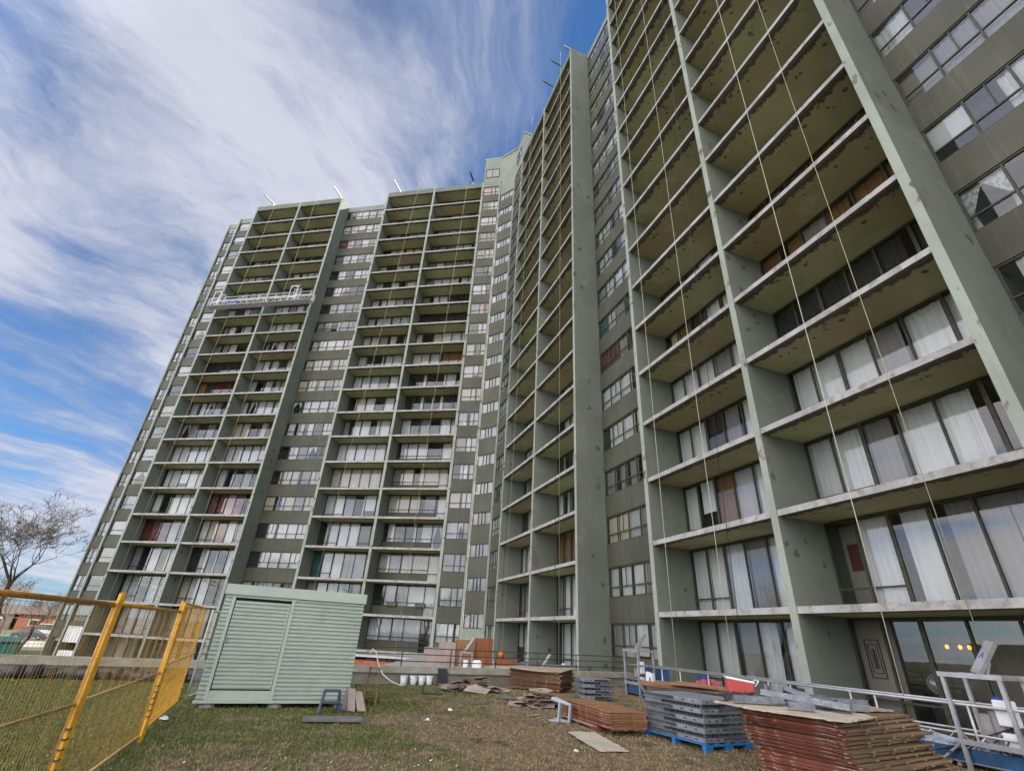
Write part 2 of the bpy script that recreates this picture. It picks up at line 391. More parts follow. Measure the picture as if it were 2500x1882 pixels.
# end wall pier + roof beams, roof deck, penthouse
b=MB(); b.box(DEP+.7,DEP+15,52.26,52.42,-5,ROOF); b.build('end_wall','sage_wall_plain',tower,WL)
for W,lst in ((WR,((RP[1],RP[0]-.25),(RP[2],RP[1]-.25),(RP[4],RP[3]-.25),(RP[5],RP[4]-.25))),(WL,((LP[1],LP[0]-.25),(LP[2],LP[1]-.25),(LP[4],LP[3]-.25),(LP[5],LP[4]-.25)))):
    for a,c in lst:
        b=MB(); b.box(.015,.22,a,c,ROOF-.82,ROOF-.04); b.box(.22,DEP+2.5,a,c,ROOF-.72,ROOF-.5,mm=[1,0,0,0,0,0]); b.build('roof_beam',['sage_wall','soffit'],tower,W,recalc=False)
wallR.box(DEP+.13,DEP+2.5,-14,39.4,ROOF-.3,ROOF-.06); wallL.box(DEP+.13,DEP+2.5,11.2,49.9,ROOF-.3,ROOF-.06)
ph=MB(); PT=56.6+EYE
c0=WL@Vector((.05,13.3,0)); c1=WL@Vector((.05,11.05,0)); c2=WR@Vector((.05,39.45,0)); c3=WR@Vector((.05,36.9,0)); c4=WR@Vector((4.5,36.9,0)); c5=WR@Vector((10,39,0)); c6=WL@Vector((9,13.3,0))
lp=[(p.x,p.y) for p in (c0,c1,c2,c3,c4,c5,c6)]; nP=len(lp)
cop=.12
for za,zb,off,mi in ((ROOF-.02,PT-.2,0,0),(PT-.2,PT,cop,1)):
    cxm=sum(p[0] for p in lp)/nP; cym=sum(p[1] for p in lp)/nP
    q=[]
    for x,y in lp:
        dx,dy=x-cxm,y-cym; l=math.hypot(dx,dy); q.append((x+dx/l*off,y+dy/l*off))
    i=len(ph.v); ph.v+=[(x,y,za) for x,y in q]+[(x,y,zb) for x,y in q]
    for k in range(nP): ph.f.append((i+k,i+(k+1)%nP,i+nP+(k+1)%nP,i+nP+k)); ph.m.append(mi)
    ph.f.append(tuple(i+nP+k for k in range(nP))); ph.m.append(2); ph.f.append(tuple(i+k for k in reversed(range(nP)))); ph.m.append(mi)
ph.build('penthouse',['sage_wall_plain','sage_lit_trim','roof_gravel'],tower,Matrix.Identity(4))
wins.append(dict(W=WL,x=-.005,y0=11.3,y1=13.1,z0=52.85+EYE,z1=54.4+EYE,bal=False,j=30,tag='pent'))
wins.append(dict(W=WR,x=-.005,y0=37.3,y1=39.0,z0=52.85+EYE,z1=54.4+EYE,bal=False,j=30,tag='pent'))
wallR.build('wall','concrete',tower,WR); wallL.build('wall','concrete',tower,WL)

# slabs
def slab_mb(b,y0,y1,k):
    z0=U(k); z1=z0+.18
    b.box(.03,DEP+2.5,y0,y1,z0,z1,mm=[1,0,0,0,0,0])
slabs.sort(key=lambda s:-score(s[0],0,(s[1]+s[2])/2,U(s[3]),6,.2+1.8*min(1.2,max(0,U(s[3])-EYE)/25),False))
far={}
for i,s in enumerate(slabs):
    if i<100:
        b=MB(); slab_mb(b,s[1],s[2],s[3]); b.build('balcony_slab',['slab_edge','soffit'],tower,s[0],recalc=False)
    else:
        b=far.setdefault('R' if s[0] is WR else 'L',(MB(),s[0]))[0]; slab_mb(b,s[1],s[2],s[3])
for kx,(b,W) in far.items(): kind(b.build('balcony_slab',['slab_edge','soffit'],tower,W,recalc=False),'stuff')
# interior floors/ceilings behind strip windows + inner floors
fl=MB(); fr=MB()
for j in range(-1,20):
    for a,c in ((RP[3],RP[2]-.25),(RP[6],RP[5]-.25),(RP[0],39.3)): 
        if j>=0: fr.box(.12 if a==RP[0] else DEP+.12,DEP+2.5,a,c,F(j)-.2,F(j))
    for a,c in ((LP[3],LP[2]-.25),(LP[0],49.8),(51.0,52.2),(11.1,LP[5]-.25)): fl.box({11.1:.12,51.0:DEP+.95}.get(a,DEP+.12),DEP+2.5,a,c,F(j)-.2,F(j))
for a,c in ((RP[1],RP[0]-.25),(RP[2],RP[1]-.25),(RP[4],RP[3]-.25),(RP[5],RP[4]-.25)): fr.box(.03,DEP+2.5,a,c,F(0)-.18,F(0))
for a,c in ((LP[1],LP[0]-.25),(LP[2],LP[1]-.25),(LP[4],LP[3]-.25),(LP[5],LP[4]-.25)): fl.box(.03,DEP+2.5,a,c,F(-1)-.18,F(-1))
fr.build('floor','concrete',tower,WR); fl.build('floor','concrete',tower,WL)
# spandrels
def spanscore(s): return score(s[0],s[1],(s[2]+s[3])/2,(s[4]+s[5])/2,s[3]-s[2],s[5]-s[4],False)
spans.sort(key=lambda s:-spanscore(s)); far={}
for i,(W,x,y0,y1,z0,z1,m) in enumerate(spans):
    wl=W is WL and x==DEP and y0==LP[0] and z0<F(2)
    if i<100:
        b=MB(); b.box(x,x+.12,y0,y1,z0,z1); b.build('spandrel',m,tower,W,recalc=False)
    else:
        b=far.setdefault(id(W),(MB(),W))[0]; b.box(x,x+.12,y0,y1,z0,z1,0 if m=='spandrel_panel' else 1)
for kx,(b,W) in far.items(): kind(b.build('spandrel',['spandrel_panel','sage_wall_plain'],tower,W,recalc=False),'stuff')

# windows -------------------------------------------------------------
def drape(b,x,ya,yb,za,zb,fine,m):
    L=yb-ya; n=max(2,int(L/(.055 if fine else .13))); amp=.022 if fine else .03; r=rnd.random()*9
    pr=None
    for i in range(n+1):
        y=ya+L*i/n; ph_=y*2*math.pi/(.17 if fine else .4)+r
        xx=x+amp*math.sin(ph_)+amp*.7*math.sin(ph_*.37+1)
        cur=(xx,y)
        if pr: b.quad((pr[0],pr[1],za),(cur[0],cur[1],za),(cur[0],cur[1],zb),(pr[0],pr[1],zb),m)
        pr=cur
CK=list(CURT.keys()); CM=[CURT[k] if CURT[k] else MAT['interior'] for k in CK]
def default_curt(rg,ncol):
    """one letter per column, runs of the same cloth"""
    base=rg.choices('wwwwwchg',k=1)[0]; out=[]
    for i in range(ncol):
        r=rg.random()
        out.append(base if r<.62 else rg.choice('ggkwhk' if r<.9 else 'dck'))
    return ''.join(out)
SPEC={  # (bay, storey) -> one letter per column from the far (left) side
 ('r4',0):'vkkkkk',('r4',1):'kwwggh',('r4',2):'wwgwww',('r4',3):'wwwgww',('r4',4):'dddddd',('r4',5):'bbgbbb',('r4',6):'bgbbgb',
 ('r3',0):'hwgwwl',('r3',1):'wwwgww',('r3',2):'wwbhww',('r3',3):'wwdgww',('r3',4):'wwwgwd',('r3',5):'cbdwwg',('r3',6):'gkgwbb',
 ('r2',1):'gwwkkw',('r2',0):'kwwwww',('r2',2):'bbbbbb',
 ('l2',4):'rrprmp',('l2',3):'wcbwgw',('l1',3):'mrmhgh',('l2',14):'wgwdcw',('l1',9):'odmmmb',('l1',1):'lldlll',('l2',10):'hwhdhw',('l1',10):'dddddd',
 ('l2',5):'wkkgkw',('l4',9):'kkdkhk',('l4',10):'wchbbo',('l4',8):'kkkkdd',('l4',13):'gwwdkk',('l4',12):'dddddd',
 ('sl',17):'rprwgw',('sl',16):'gwwgwk',('sr',6):'mmgmmm',('sr',7):'thgtht',('sr',2):'cchgwh',('sr',1):'wwwgww',('sr',0):'ghwhhg',('c1',19):'ppp',('c1',12):'gpk',
 ('sn',5):'wkww',('sn',4):'lkkww',('sn',3):'wwww',('sn',7):'wkwwhw',('sn',6):'vggggg',('l3',2):'thwggk',('l3',1):'hwlllw',
}
def window(wd,detail,B=None):
    W=wd['W'];x=wd['x'];y0=wd['y0'];y1=wd['y1'];z0=wd['z0'];z1=wd['z1'];t_=wd['tag'];j=wd['j']
    rg=random.Random(hash((t_,j))&0xffff if False else (sum(map(ord,t_))*131+j*977))
    fm,pm,cm=B if B else (MB(),MB(),MB())
    w_=y1-y0; h_=z1-z0
    fw=.06 if t_[0]!='l' else .055
    lowpanel=0
    if wd['bal']:
        if t_=='l4' and j<=6: cols=[.17,.17,.17,.24,.16,.09]; lowpanel=.72; rails=[1.05]*4+[None]*2
        else: cols=[.155,.165,.17,.17,.18,.16]; rails=[.55,.55,None,None,None if j%3 else .55,.55]
    elif t_ in('sl','sr','sn'): cols=[.17,.17,.165,.165,.165,.165]; rails=[.5]*6
    elif t_=='c1': cols=[.5,.25,.25]; rails=[.5]*3
    elif t_ in('c3','se'): cols=[.5,.5] if t_=='se' else [.36,.28,.36]; rails=[.5]*3
    elif t_=='sf': cols=[.5,.5]; rails=[.5]*2
    elif t_=='ch': cols=[.32,.18,.18,.32]; rails=[None]*4
    else: cols=[.5,.5]; rails=[None]*2
    nc=len(cols); s_=sum(cols); ys=[y1]
    for c in cols: ys.append(ys[-1]-w_*c/s_)
    cur=SPEC.get((t_,j)) or default_curt(rg,nc)
    if t_=='ch': cur='hhhh' if j>3 else 'gggg'
    if t_=='pent': cur='kh'
    # frame
    a=.055
    fm.box(x,x+a,y0,y1,z1-fw,z1); fm.box(x,x+a,y0,y1,z0+lowpanel,z0+lowpanel+fw)
    fm.box(x,x+a,y0,y0+fw,z0,z1-fw); fm.box(x,x+a,y1-fw,y1,z0,z1-fw)
    if lowpanel:
        ye=ys[4]; fm.box(x+.01,x+.09,ye,y1-fw,z0,z0+lowpanel,1)
    for i,yy in enumerate(ys[1:-1]):
        ww=fw*.5 if not(wd['bal'] and i in(1,4)) else fw*.9
        fm.box(x+.002,x+a+.004,yy-ww,yy+ww,z0+(lowpanel if not(lowpanel and i>=3) else 0)+fw*(0 if lowpanel and i>=3 else 1),z1-fw)
    for i in range(nc):
        if rails[i] and i<nc:
            zr=z0+rails[i]; fm.box(x+.004,x+a,ys[i+1]+fw*.5,ys[i]-fw*.5,zr-.025,zr+.025)
    if t_ in('sl','sr','sn'):
        for i in (1,4):
            ym=(ys[i]+ys[i+1])/2; fm.box(x+.006,x+.045,ym-.018,ym+.018,z0+.5,z1-fw)
    # panes
    pm.quad((x+.035,y0+fw,z0+fw+lowpanel),(x+.035,y0+fw,z1-fw),(x+.035,y1-fw,z1-fw),(x+.035,y1-fw,z0+fw+lowpanel))
    if lowpanel: pm.quad((x+.036,y0+fw,z0+.02),(x+.036,y0+fw,z0+fw+lowpanel),(x+.036,ys[4],z0+fw+lowpanel),(x+.036,ys[4],z0+.02))
    # curtains
    fine=detail>=2
    for i in range(nc):
        k=cur[i%len(cur)]
        if k=='k': 
            if rg.random()<.5 and nc>2 and t_!='r4':
                yy=ys[i+1]; drape(cm,x+.16,yy,yy+(ys[i]-yy)*rg.uniform(.2,.45),z0+.03,z1-.08,fine,CK.index('w'))
            continue
        gap=0
        ya,yb=ys[i+1],ys[i]
        if rg.random()<.35 and k not in 'v': 
            g=(yb-ya)*rg.uniform(.08,.35)
            if rg.random()<.5: ya+=g
            else: yb-=g
        zb=z0+.03; 
        if k=='v': cm.box(x+.205,x+.25,ya-.1,yb,z0,z1,CK.index('v'))
        elif k in 'wh' and rg.random()<.1: cm.box(x+.10,x+.105,ya,yb,z0+h_*rg.uniform(0,.5),z1-.05,CK.index(k))  # blind
        elif k in 'wl' and rg.random()<.06 and h_>1.2 and t_ not in('r4','r3'):                                                     # tied-back pair
            ym=(ya+yb)/2
            for s2 in (-1,1):
                e=ya if s2<0 else yb
                cm.poly([(x+.15,e,z1-.06),(x+.15,ym,z1-.06),(x+.15,(e*3+ym)/4,z0+h_*.45),(x+.15,e,z0+h_*.42)],CK.index(k))
                cm.poly([(x+.15,e,z0+h_*.42),(x+.15,(e*3+ym)/4,z0+h_*.42),(x+.15,(e*2+ym)/3,z0+.05),(x+.15,e,z0+.05)],CK.index(k))
        else: drape(cm,x+.15,ya,yb,zb,z1-.07,fine,CK.index(k))
    if B: return
    fmat='frame_bronze' if W is WR and t_ not in('c3','ch') else 'frame_dark'
    o=fm.build('window',[fmat,'spandrel_panel'],tower,W,recalc=False)
    pm.build('pane','glass',o,W,recalc=False)
    if cm.f:
        used=sorted(set(cm.m)); cm.m=[used.index(q) for q in cm.m]
        cm.build('curtain',[CM[q] for q in used],o,W,recalc=False)
    return o
wins=[q for q in wins if not(q['tag']=='sn' and q['j']<0)]
for q in wins: q['s']=score(q['W'],q['x'],(q['y0']+q['y1'])/2,(q['z0']+q['z1'])/2,q['y1']-q['y0'],q['z1']-q['z0'],q['bal'])
wins.sort(key=lambda q:-q['s'])
far={}
WIN={}
for i,q in enumerate(wins):
    if i<100: WIN[(q['tag'],q['j'])]=window(q,2 if q['s']>.006 else 1)
    else:
        key=id(q['W'])
        if key not in far: far[key]=((MB(),MB(),MB()),q['W'])
        window(q,0,far[key][0])
for kx,((fm,pm,cm),W) in far.items():
    used=sorted(set(cm.m)); A=MB()
    for src,off in ((fm,0),(pm,2),(cm,3)):
        n0=len(A.v); A.v+=src.v; A.f+=[tuple(n0+q for q in f) for f in src.f]
        A.m+=[(q if src is fm else 2 if src is pm else 3+used.index(q)) for q in src.m]
    kind(A.build('window',['frame_bronze' if W is WR else 'frame_dark','spandrel_panel','glass']+[CM[q] for q in used],tower,W,recalc=False),'stuff')
# ---------------------------------------------------------------- ground
def grasscol(n,v):
    s=n.node('ShaderNodeSeparateXYZ',ins={0:v})
    a=n.noise(v,.33,5,.6); b=n.noise(v,1.7,6,.7); c=n.noise(v,9,5,.7)
    g=n.mix(n.mr(c,.3,.7),(.062,.082,.024),(.15,.165,.055))
    t=n.mix(n.mr(c,.3,.7),(.145,.108,.065),(.30,.23,.145))
    f=n.math('ADD',n.math('MULTIPLY',a,1.7),n.math('MULTIPLY',b,1.0))
    f=n.math('ADD',f,n.math('MULTIPLY',n.math('ADD',s.outputs[0],1.0),.10))
    f=n.math('SUBTRACT',f,n.math('MULTIPLY',n.math('SUBTRACT',s.outputs[1],11.0),.012))
    f=n.mr(n.math('SUBTRACT',f,.325),.78,1.08)
    col=n.mix(f,g,t)
    dirt=n.mr(n.noise(n.mapping(v,loc=(4,2,0)),.75,7,.75),.53,.63)
    dirt=n.math('MULTIPLY',dirt,n.mr(s.outputs[0],-3.0,-.5))
    return n.mix(n.math('MULTIPLY',dirt,.8),col,(.085,.060,.045))
mat('lawn',lambda n:prin(n,grasscol(n,geo(n)),.95,n.noise(geo(n),40,6,.8),1.0,bd=.05,spec=.1))
def blade(n):
    v=geo(n); col=grasscol(n,v)
    r=n.node('ShaderNodeTexWhiteNoise',ins={0:n.node('ShaderNodeVectorMath',operation='SNAP',ins={0:v,1:(.06,.06,10)}).outputs[0]}).outputs[0]
    col=n.mix(n.math('MULTIPLY',r,.38),col,(.34,.28,.16))
    col=n.mix(.35,col,(1.6,1.6,1.5),'MULTIPLY')
    return prin(n,col,.8,spec=.2)
mat('grass_blade',blade)
simple('far_ground',(.10,.10,.05),.95,.3,.2)
simple('road',(.26,.25,.24),.9,.1,.5)
simple('litter',(.62,.57,.45),.8,.3,9)
L0=(-40,20.6+.4716*-40); L1=(5.9,20.6+.4716*5.9)
# one far sheet, the lawn plateau, the terrace
b=MB(); b.poly([(-1500,-1500,-2.4),(1500,-1500,-2.4),(1500,1500,-2.4),(-1500,1500,-2.4)]); kind(b.build('ground','far_ground'),'structure')
b=MB()
NX,NY=70,60
def lawnz(x,y):
    return .05*math.sin(x*.45+1)*math.cos(y*.4)-.02+ (.05 if y>14 else .05*max(0,(y-10)/4))
P0=Vector((-40,L0[1],0)); 
xs=np.linspace(-40,22,NX+1); 
for i in range(NX+1):
    yt=20.6+.4716*xs[i]
    yt=min(yt,(12.38-.9455*xs[i])/.3256) if xs[i]>4 else yt
    for j in range(NY+1):
        y=-25+(yt+25)*j/NY; b.v.append((xs[i],y,lawnz(xs[i],y)))
for i in range(NX):
    for j in range(NY):
        a=i*(NY+1)+j; b.f.append((a,a+NY+1,a+NY+2,a+1)); b.m.append(0)
lawn=kind(b.build('lawn','lawn',smooth=True),'structure')
# left flank of the plateau so that it is not a floating sheet
b=MB(); b.box(-40.3,-40,-25,1.6,-2.4,.05); kind(b.build('lawn_edge','concrete_dark'),'structure')
# terrace at the foot of the corner
b=MB()
q=[(-5.3,18.35),(5.75,23.5),tuple((WR@Vector((.02,24,0)))[:2]),tuple((WR@Vector((.02,37,0)))[:2]),tuple((WR@Vector((.02,39.3,0)))[:2]),tuple((WL@Vector((.02,11.2,0)))[:2]),tuple((WL@Vector((.02,14.0,0)))[:2])]
b.sheet([(x,y,.09) for x,y in q],2.6); kind(b.build('terrace','concrete'),'structure')
# grass blades, clumps denser near
rng=np.random.default_rng(5)
def scatter(n,ymin,ymax):
    P=[]
    y=ymin+(ymax-ymin)*rng.random(n*3)**1.5; x=(rng.random(n*3)*2-1)*(y*1.15+1)
    x=np.clip(x,-19,9)
    ok=(y<20.1+.4716*x)&(.9455*x+.3256*y<11.9)
    x=x[ok][:n];y=y[ok][:n]; return x,y
x,y=scatter(150000,5.5,23)
n=len(x); ang=rng.random(n)*np.pi*2; h=.018+.032*rng.random(n); wd=.004+.005*rng.random(n)*(y/9)
z=.05*np.sin(x*.45+1)*np.cos(y*.4)-.02+.05*np.clip((y-10)/4,0,1)-.004
lx=rng.normal(0,.022,n); ly=rng.normal(0,.022,n)
V=np.zeros((n,3,3)); V[:,0]=np.c_[x-np.cos(ang)*wd,y-np.sin(ang)*wd,z]; V[:,1]=np.c_[x+np.cos(ang)*wd,y+np.sin(ang)*wd,z]; V[:,2]=np.c_[x+lx,y+ly,z+h]
def fastmesh(name,V,m):
    me=bpy.data.meshes.new(name); n=len(V); k=V.shape[1]
    me.vertices.add(n*k); me.vertices.foreach_set('co',V.reshape(-1)); me.loops.add(n*k); me.loops.foreach_set('vertex_index',np.arange(n*k,dtype=np.int32))
    me.polygons.add(n); me.polygons.foreach_set('loop_start',np.arange(0,n*k,k,dtype=np.int32)); me.polygons.foreach_set('loop_total',np.full(n,k,dtype=np.int32))
    me.materials.append(MAT[m]); me.update(); me.validate(); o=bpy.data.objects.new(name,me); COL.objects.link(o); WM[o.name]=Matrix.Identity(4); return o
g=tag(kind(fastmesh('grass',V,'grass_blade'),'stuff'),'short worn grass with brown and green patches covering the lawn','grass')
x,y=scatter(1500,6,22); k=(x>-3)|(rng.random(len(x))<.35); x=x[k];y=y[k]; n=len(x)
z=.05*np.sin(x*.45+1)*np.cos(y*.4)-.02+.05*np.clip((y-10)/4,0,1)+.022
s=.005+.010*rng.random(n)**2; a=rng.random(n)*6.28; V=np.zeros((n,4,3))
for i,(dx,dy) in enumerate(((-1,-.6),(1,-.6),(1,.6),(-1,.6))):
    V[:,i,0]=x+(dx*np.cos(a)-dy*np.sin(a))*s; V[:,i,1]=y+(dx*np.sin(a)+dy*np.cos(a))*s; V[:,i,2]=z+dx*s*.5*rng.random(n)+dy*s*rng.random(n)
tag(kind(fastmesh('leaf_litter',V,'litter'),'stuff'),'small pale dry leaves and chips scattered over the lawn','litter')

# parapet wall with coping
def PL(x,off=0): # point on parapet line, off = distance beyond it (away from camera)
    d=Vector((1,.4716,0)).normalized(); nn=Vector((-d.y,d.x,0)); p=Vector((x,20.6+.4716*x,0))+nn*off; return p
PWA=math.degrees(math.atan(.4716)); 
o0=PL(5.75); Lw=48
pw=thing('parapet_wall','low grey concrete retaining wall with a flat coping behind the lawn','wall',T(o0.x,o0.y,0,PWA))
b=MB(); b.box(-Lw,0,0,.3,-2.5,.34); b.build('wall','concrete_dark',pw)
b=MB(); b.box(-Lw,.0,-.06,.38,.342,.54); b.build('coping','coping',pw,bevel=.01)
simple('rail_steel',(.05,.06,.055),.5,.2,5,metal=.3)
rl=thing('guard_rail','thin dark green three-bar steel guard rail on the coping of the retaining wall','railing',T(o0.x,o0.y,.54,PWA))
b=MB()
for zz in (.15,.36,.56):
    b.tube([(-17.2+i*1.0,.2,zz+.006*math.sin(i*1.7)) for i in range(18)],.017,6)
for i in range(10): b.tube([(-.9-i*1.8,.2,0),(-.9-i*1.8,.2,.56)],.02,6)
b.build('bars','rail_steel',rl,smooth=True)
# ---------------------------------------------------------------- foreground things
def gz(x,y): return .05*math.sin(x*.45+1)*math.cos(y*.4)-.02+.05*min(1,max(0,(y-10)/4))
simple('steel_galv',(.23,.245,.275),.5,.2,5,metal=.25,dirt=((.2,.2,.22),.5))
simple('steel_dull',(.16,.175,.20),.45,.3,9,metal=.3,dirt=((.30,.30,.31),.5))
simple('alu_bright',(.62,.62,.66),.4,.1,4,metal=.2)
simple('alu',(.40,.40,.42),.38,.12,4,metal=.45,dirt=((.28,.27,.27),.5))
simple('alu_dull',(.30,.29,.29),.5,.15,4,metal=.3,dirt=((.22,.2,.2),.6))
simple('shed_green',(.365,.42,.365),.5,.05,1.2,dirt=((.22,.29,.25),.4),bump=.05)
simple('shed_trim',(.39,.45,.385),.5,.05,1.5,dirt=((.24,.31,.26),.4),bump=.05)
simple('gap_shade',(.012,.014,.013),.8,.1)  # near black standing in for the shade inside gaps and cells
simple('stone',(.22,.22,.2),.9,.2,6)
simple('yellow_paint',(.58,.30,.025),.45,.14,5,dirt=((.20,.085,.03),.8))
simple('yellow_wire',(.42,.24,.045),.5,.25,7,dirt=((.13,.09,.06),.9))
simple('rail_beige',(.55,.38,.17),.6,.15,5,dirt=((.35,.2,.08),.6))
simple('orange_rail',(.50,.22,.03),.5,.2,5,dirt=((.16,.09,.05),.8))
simple('galv_wire',(.42,.40,.36),.5,.2,5)
simple('stool_blue',(.055,.062,.115),.55,.1,6,dirt=((.10,.10,.13),.5))
simple('bucket_white',(.72,.73,.76),.4,.05,8,dirt=((.25,.25,.25),.7))
simple('black_plastic',(.025,.03,.035),.4,.2,5)
simple('plank_grey',(.155,.14,.145),.85,.25,4,dirt=((.08,.07,.07),.6))
def wood(name,c,c2,sc=2,rough=.8,stretch=(.6,6,6)):
    def b(n):
        v=obc(n); a=n.noise(n.mapping(v,sc=stretch),sc,7,.65,.6); f=n.noise(v,1.3,5,.6); k=n.noise(v,22,4,.7)
        col=n.mix(n.mr(a,.3,.7),c,c2); col=n.mix(n.math('MULTIPLY',n.mr(f,.45,.75),.5),col,tuple(x*.5 for x in c))
        r=n.node('ShaderNodeObjectInfo').outputs['Random']
        col=n.mix(n.math('MULTIPLY',r,.45),col,tuple(x*.62 for x in c),)
        return prin(n,col,rough,n.math('ADD',a,n.math('MULTIPLY',k,.5)),.5,bd=.01)
    return mat(name,b)
wood('wood_olive',(.19,.14,.08),(.36,.28,.17))
wood('wood_brown',(.15,.085,.05),(.29,.17,.10))
wood('wood_orange',(.24,.12,.06),(.36,.19,.10))
wood('wood_weathered',(.15,.105,.078),(.25,.18,.135))
wood('plywood_pale',(.33,.26,.19),(.46,.38,.29),3)
wood('plywood_pink',(.34,.26,.23),(.44,.36,.33),1.4,stretch=(5,5,.4))
wood('plywood_brown',(.20,.105,.05),(.34,.19,.10),1.6,stretch=(5,5,.35))
wood('plywood_rust',(.16,.05,.022),(.28,.105,.045),1.6,stretch=(4,4,.35))
wood('scrap_grey',(.30,.235,.20),(.44,.36,.31),3)
wood('osb',(.40,.35,.27),(.55,.50,.41),9,stretch=(1,1,1))
wood('chair_wood',(.20,.13,.05),(.33,.23,.10),3)
def redpaint(n):
    v=obc(n); a=n.noise(n.mapping(v,sc=(1,1,4)),5,7,.75); b_=n.noise(v,2,4,.6)
    col=n.mix(n.mr(b_,.3,.7),(.19,.045,.030),(.33,.090,.06))
    col=n.mix(n.mr(a,.575,.60),col,(.55,.43,.38)); col=n.mix(n.math('MULTIPLY',n.mr(a,.34,.28),.8),col,(.07,.04,.03))
    r=n.node('ShaderNodeObjectInfo').outputs['Random']
    col=n.mix(n.math('MULTIPLY',r,.5),col,(.10,.045,.03))
    return prin(n,col,.7,a,.4)
mat('red_edge',redpaint)
simple('pallet_blue',(.02,.17,.42),.6,.15,6,dirt=((.07,.12,.2),.6))
simple('pallet_wood',(.27,.21,.16),.9,.2,5)
simple('pallet_red',(.20,.045,.035),.7,.2,5)
simple('cooler_red',(.50,.085,.08),.35,.06,4)
simple('white_plastic',(.74,.75,.77),.4,.05,4,dirt=((.5,.5,.5),.4))
simple('blue_panel',(.025,.075,.17),.5,.25,3,dirt=((.06,.12,.22),.7))
simple('blue_tarp',(.02,.055,.24),.42,.25,4)
simple('red_tarp',(.35,.06,.08),.5,.2,4)
simple('rope_white',(.50,.52,.42),.8,.1,20)
simple('rope_yellow',(.40,.38,.24),.8,.1,20)
simple('cable_black',(.04,.042,.045),.5,.1,20)
simple('hose_white',(.62,.62,.58),.5,.08,10)
simple('orange_plastic',(.50,.13,.03),.4,.05,4)
simple('logo_blue',(.02,.09,.30),.5,.05,4)
simple('hoist_blue',(.02,.06,.28),.4,.1,4)
simple('teal_paint',(.02,.16,.14),.5,.1,2)

def blobm(rx_,ry_,rz_,seed,n=14,amp=.25):
    r=random.Random(seed); b=MB(); ph=[(r.uniform(0,6),r.uniform(2,5),r.uniform(2,5)) for _ in range(5)]
    for i in range(n+1):
        th=math.pi*.52*i/n
        for j in range(20):
            a=2*math.pi*j/20; k=1+amp*sum(math.sin(p[0]+p[1]*a+p[2]*th) for p in ph)/5*1.6
            b.v.append((rx_*k*math.sin(th)*math.cos(a),ry_*k*math.sin(th)*math.sin(a),rz_*k*max(0,math.cos(th))))
    for i in range(n):
        for j in range(20): q=i*20+j; q2=i*20+(j+1)%20; b.f.append((q,q+20,q2+20,q2)); b.m.append(0)
    return b
# --- container shed
SA=24.3
shed=thing('storage_shed','pale green corrugated metal storage shed with a closed door on concrete blocks','shed',T(-6.14,11.89,gz(-6,12),SA))
def ribs(b,x0,x1,z0,z1,y,depth=.036,pitch=.0785,m=0):
    """horizontal corrugation: extruded along x, front towards -y"""
    n=max(1,int(round((z1-z0)/pitch))); p=(z1-z0)/n; pr=[]
    for i in range(n):
        for f,d_ in ((0,0),(.2,0),(.34,1),(.80,1),(.94,0)): pr.append((z0+(i+f)*p,y-depth*d_))
    pr.append((z1,y))
    for k in range(len(pr)-1):
        (za,ya),(zb,yb)=pr[k],pr[k+1]
        b.quad((x0,ya,za),(x1,ya,za),(x1,yb,zb),(x0,yb,zb),m)
    for xx in (x0,x1):
        for k in range(len(pr)-1):
            (za,ya),(zb,yb)=pr[k],pr[k+1]
            b.quad((xx,y+.004,za),(xx,ya,za),(xx,yb,zb),(xx,y+.004,zb),m)
SWd,SD,SH=3.06,2.1,2.36
for xa,xb in ((0,.15),(1.47,SWd)):
    b=MB(); ribs(b,xa,xb,.14,2.14,0); b.box(xa,xb,.005,.03,.14,2.14); b.build('front_wall','shed_green',shed,recalc=False)
b=MB(); b.box(0,.03,.032,SD,.1,2.14); b.build('side_wall','shed_green',shed)
b=MB(); b.box(SWd-.03,SWd,.032,SD,.1,2.14); b.build('side_wall','shed_green',shed)
b=MB(); b.box(.031,SWd-.031,SD-.03,SD,.1,2.14); b.build('rear_wall','shed_green',shed)
b=MB(); b.box(-.03,SWd+.03,-.05,.0,.085,.139); b.box(.03,SWd-.03,.03,SD-.03,.09,.13); b.build('floor_frame','shed_trim',shed,bevel=.004)
b=MB(); b.box(-.03,SWd+.03,-.07,SD+.03,2.142,SH); b.box(-.035,1.45,-.074,-.07,2.16,2.35); b.build('roof_cap','shed_trim',shed,bevel=.006)
b=MB()
b.box(.15,.215,-.045,.03,.14,2.14); b.box(1.40,1.47,-.045,.03,.14,2.14); b.box(.215,1.40,-.03,.03,.14,.31)
b.box(.215,1.40,-.03,.03,2.09,2.14); b.build('door_frame','shed_trim',shed,bevel=.004)
dr=MB(); ribs(dr,.235,1.385,.335,2.03,-.002,.032); dr.box(.235,1.385,.0,.015,.335,2.03); dr.box(1.355,1.388,-.03,-.028,.33,2.03)
door=dr.build('door','shed_green',shed,recalc=False)
b=MB(); b.box(.19,.30,-.052,-.037,1.20,1.235); b.tube([(.235,-.06,1.235),(.235,-.075,1.30),(.265,-.075,1.30),(.265,-.06,1.235)],.008,6); b.build('latch','steel_galv',door)
b=MB(); b.box(.215,1.40,.04,.06,.31,2.09); b.build('door_gap_shade','gap_shade',shed)  # black sheet behind the door, shade of the interior put in as colour
for x in (.25,1.55,2.92):
    b=MB(); b.tube([(x,.12,-.06),(x,.12,.02),(x,.12,.07),(x,.12,.085)],[.17,.16,.13,.11],9); b.build('foot_block','stone',shed,smooth=False)

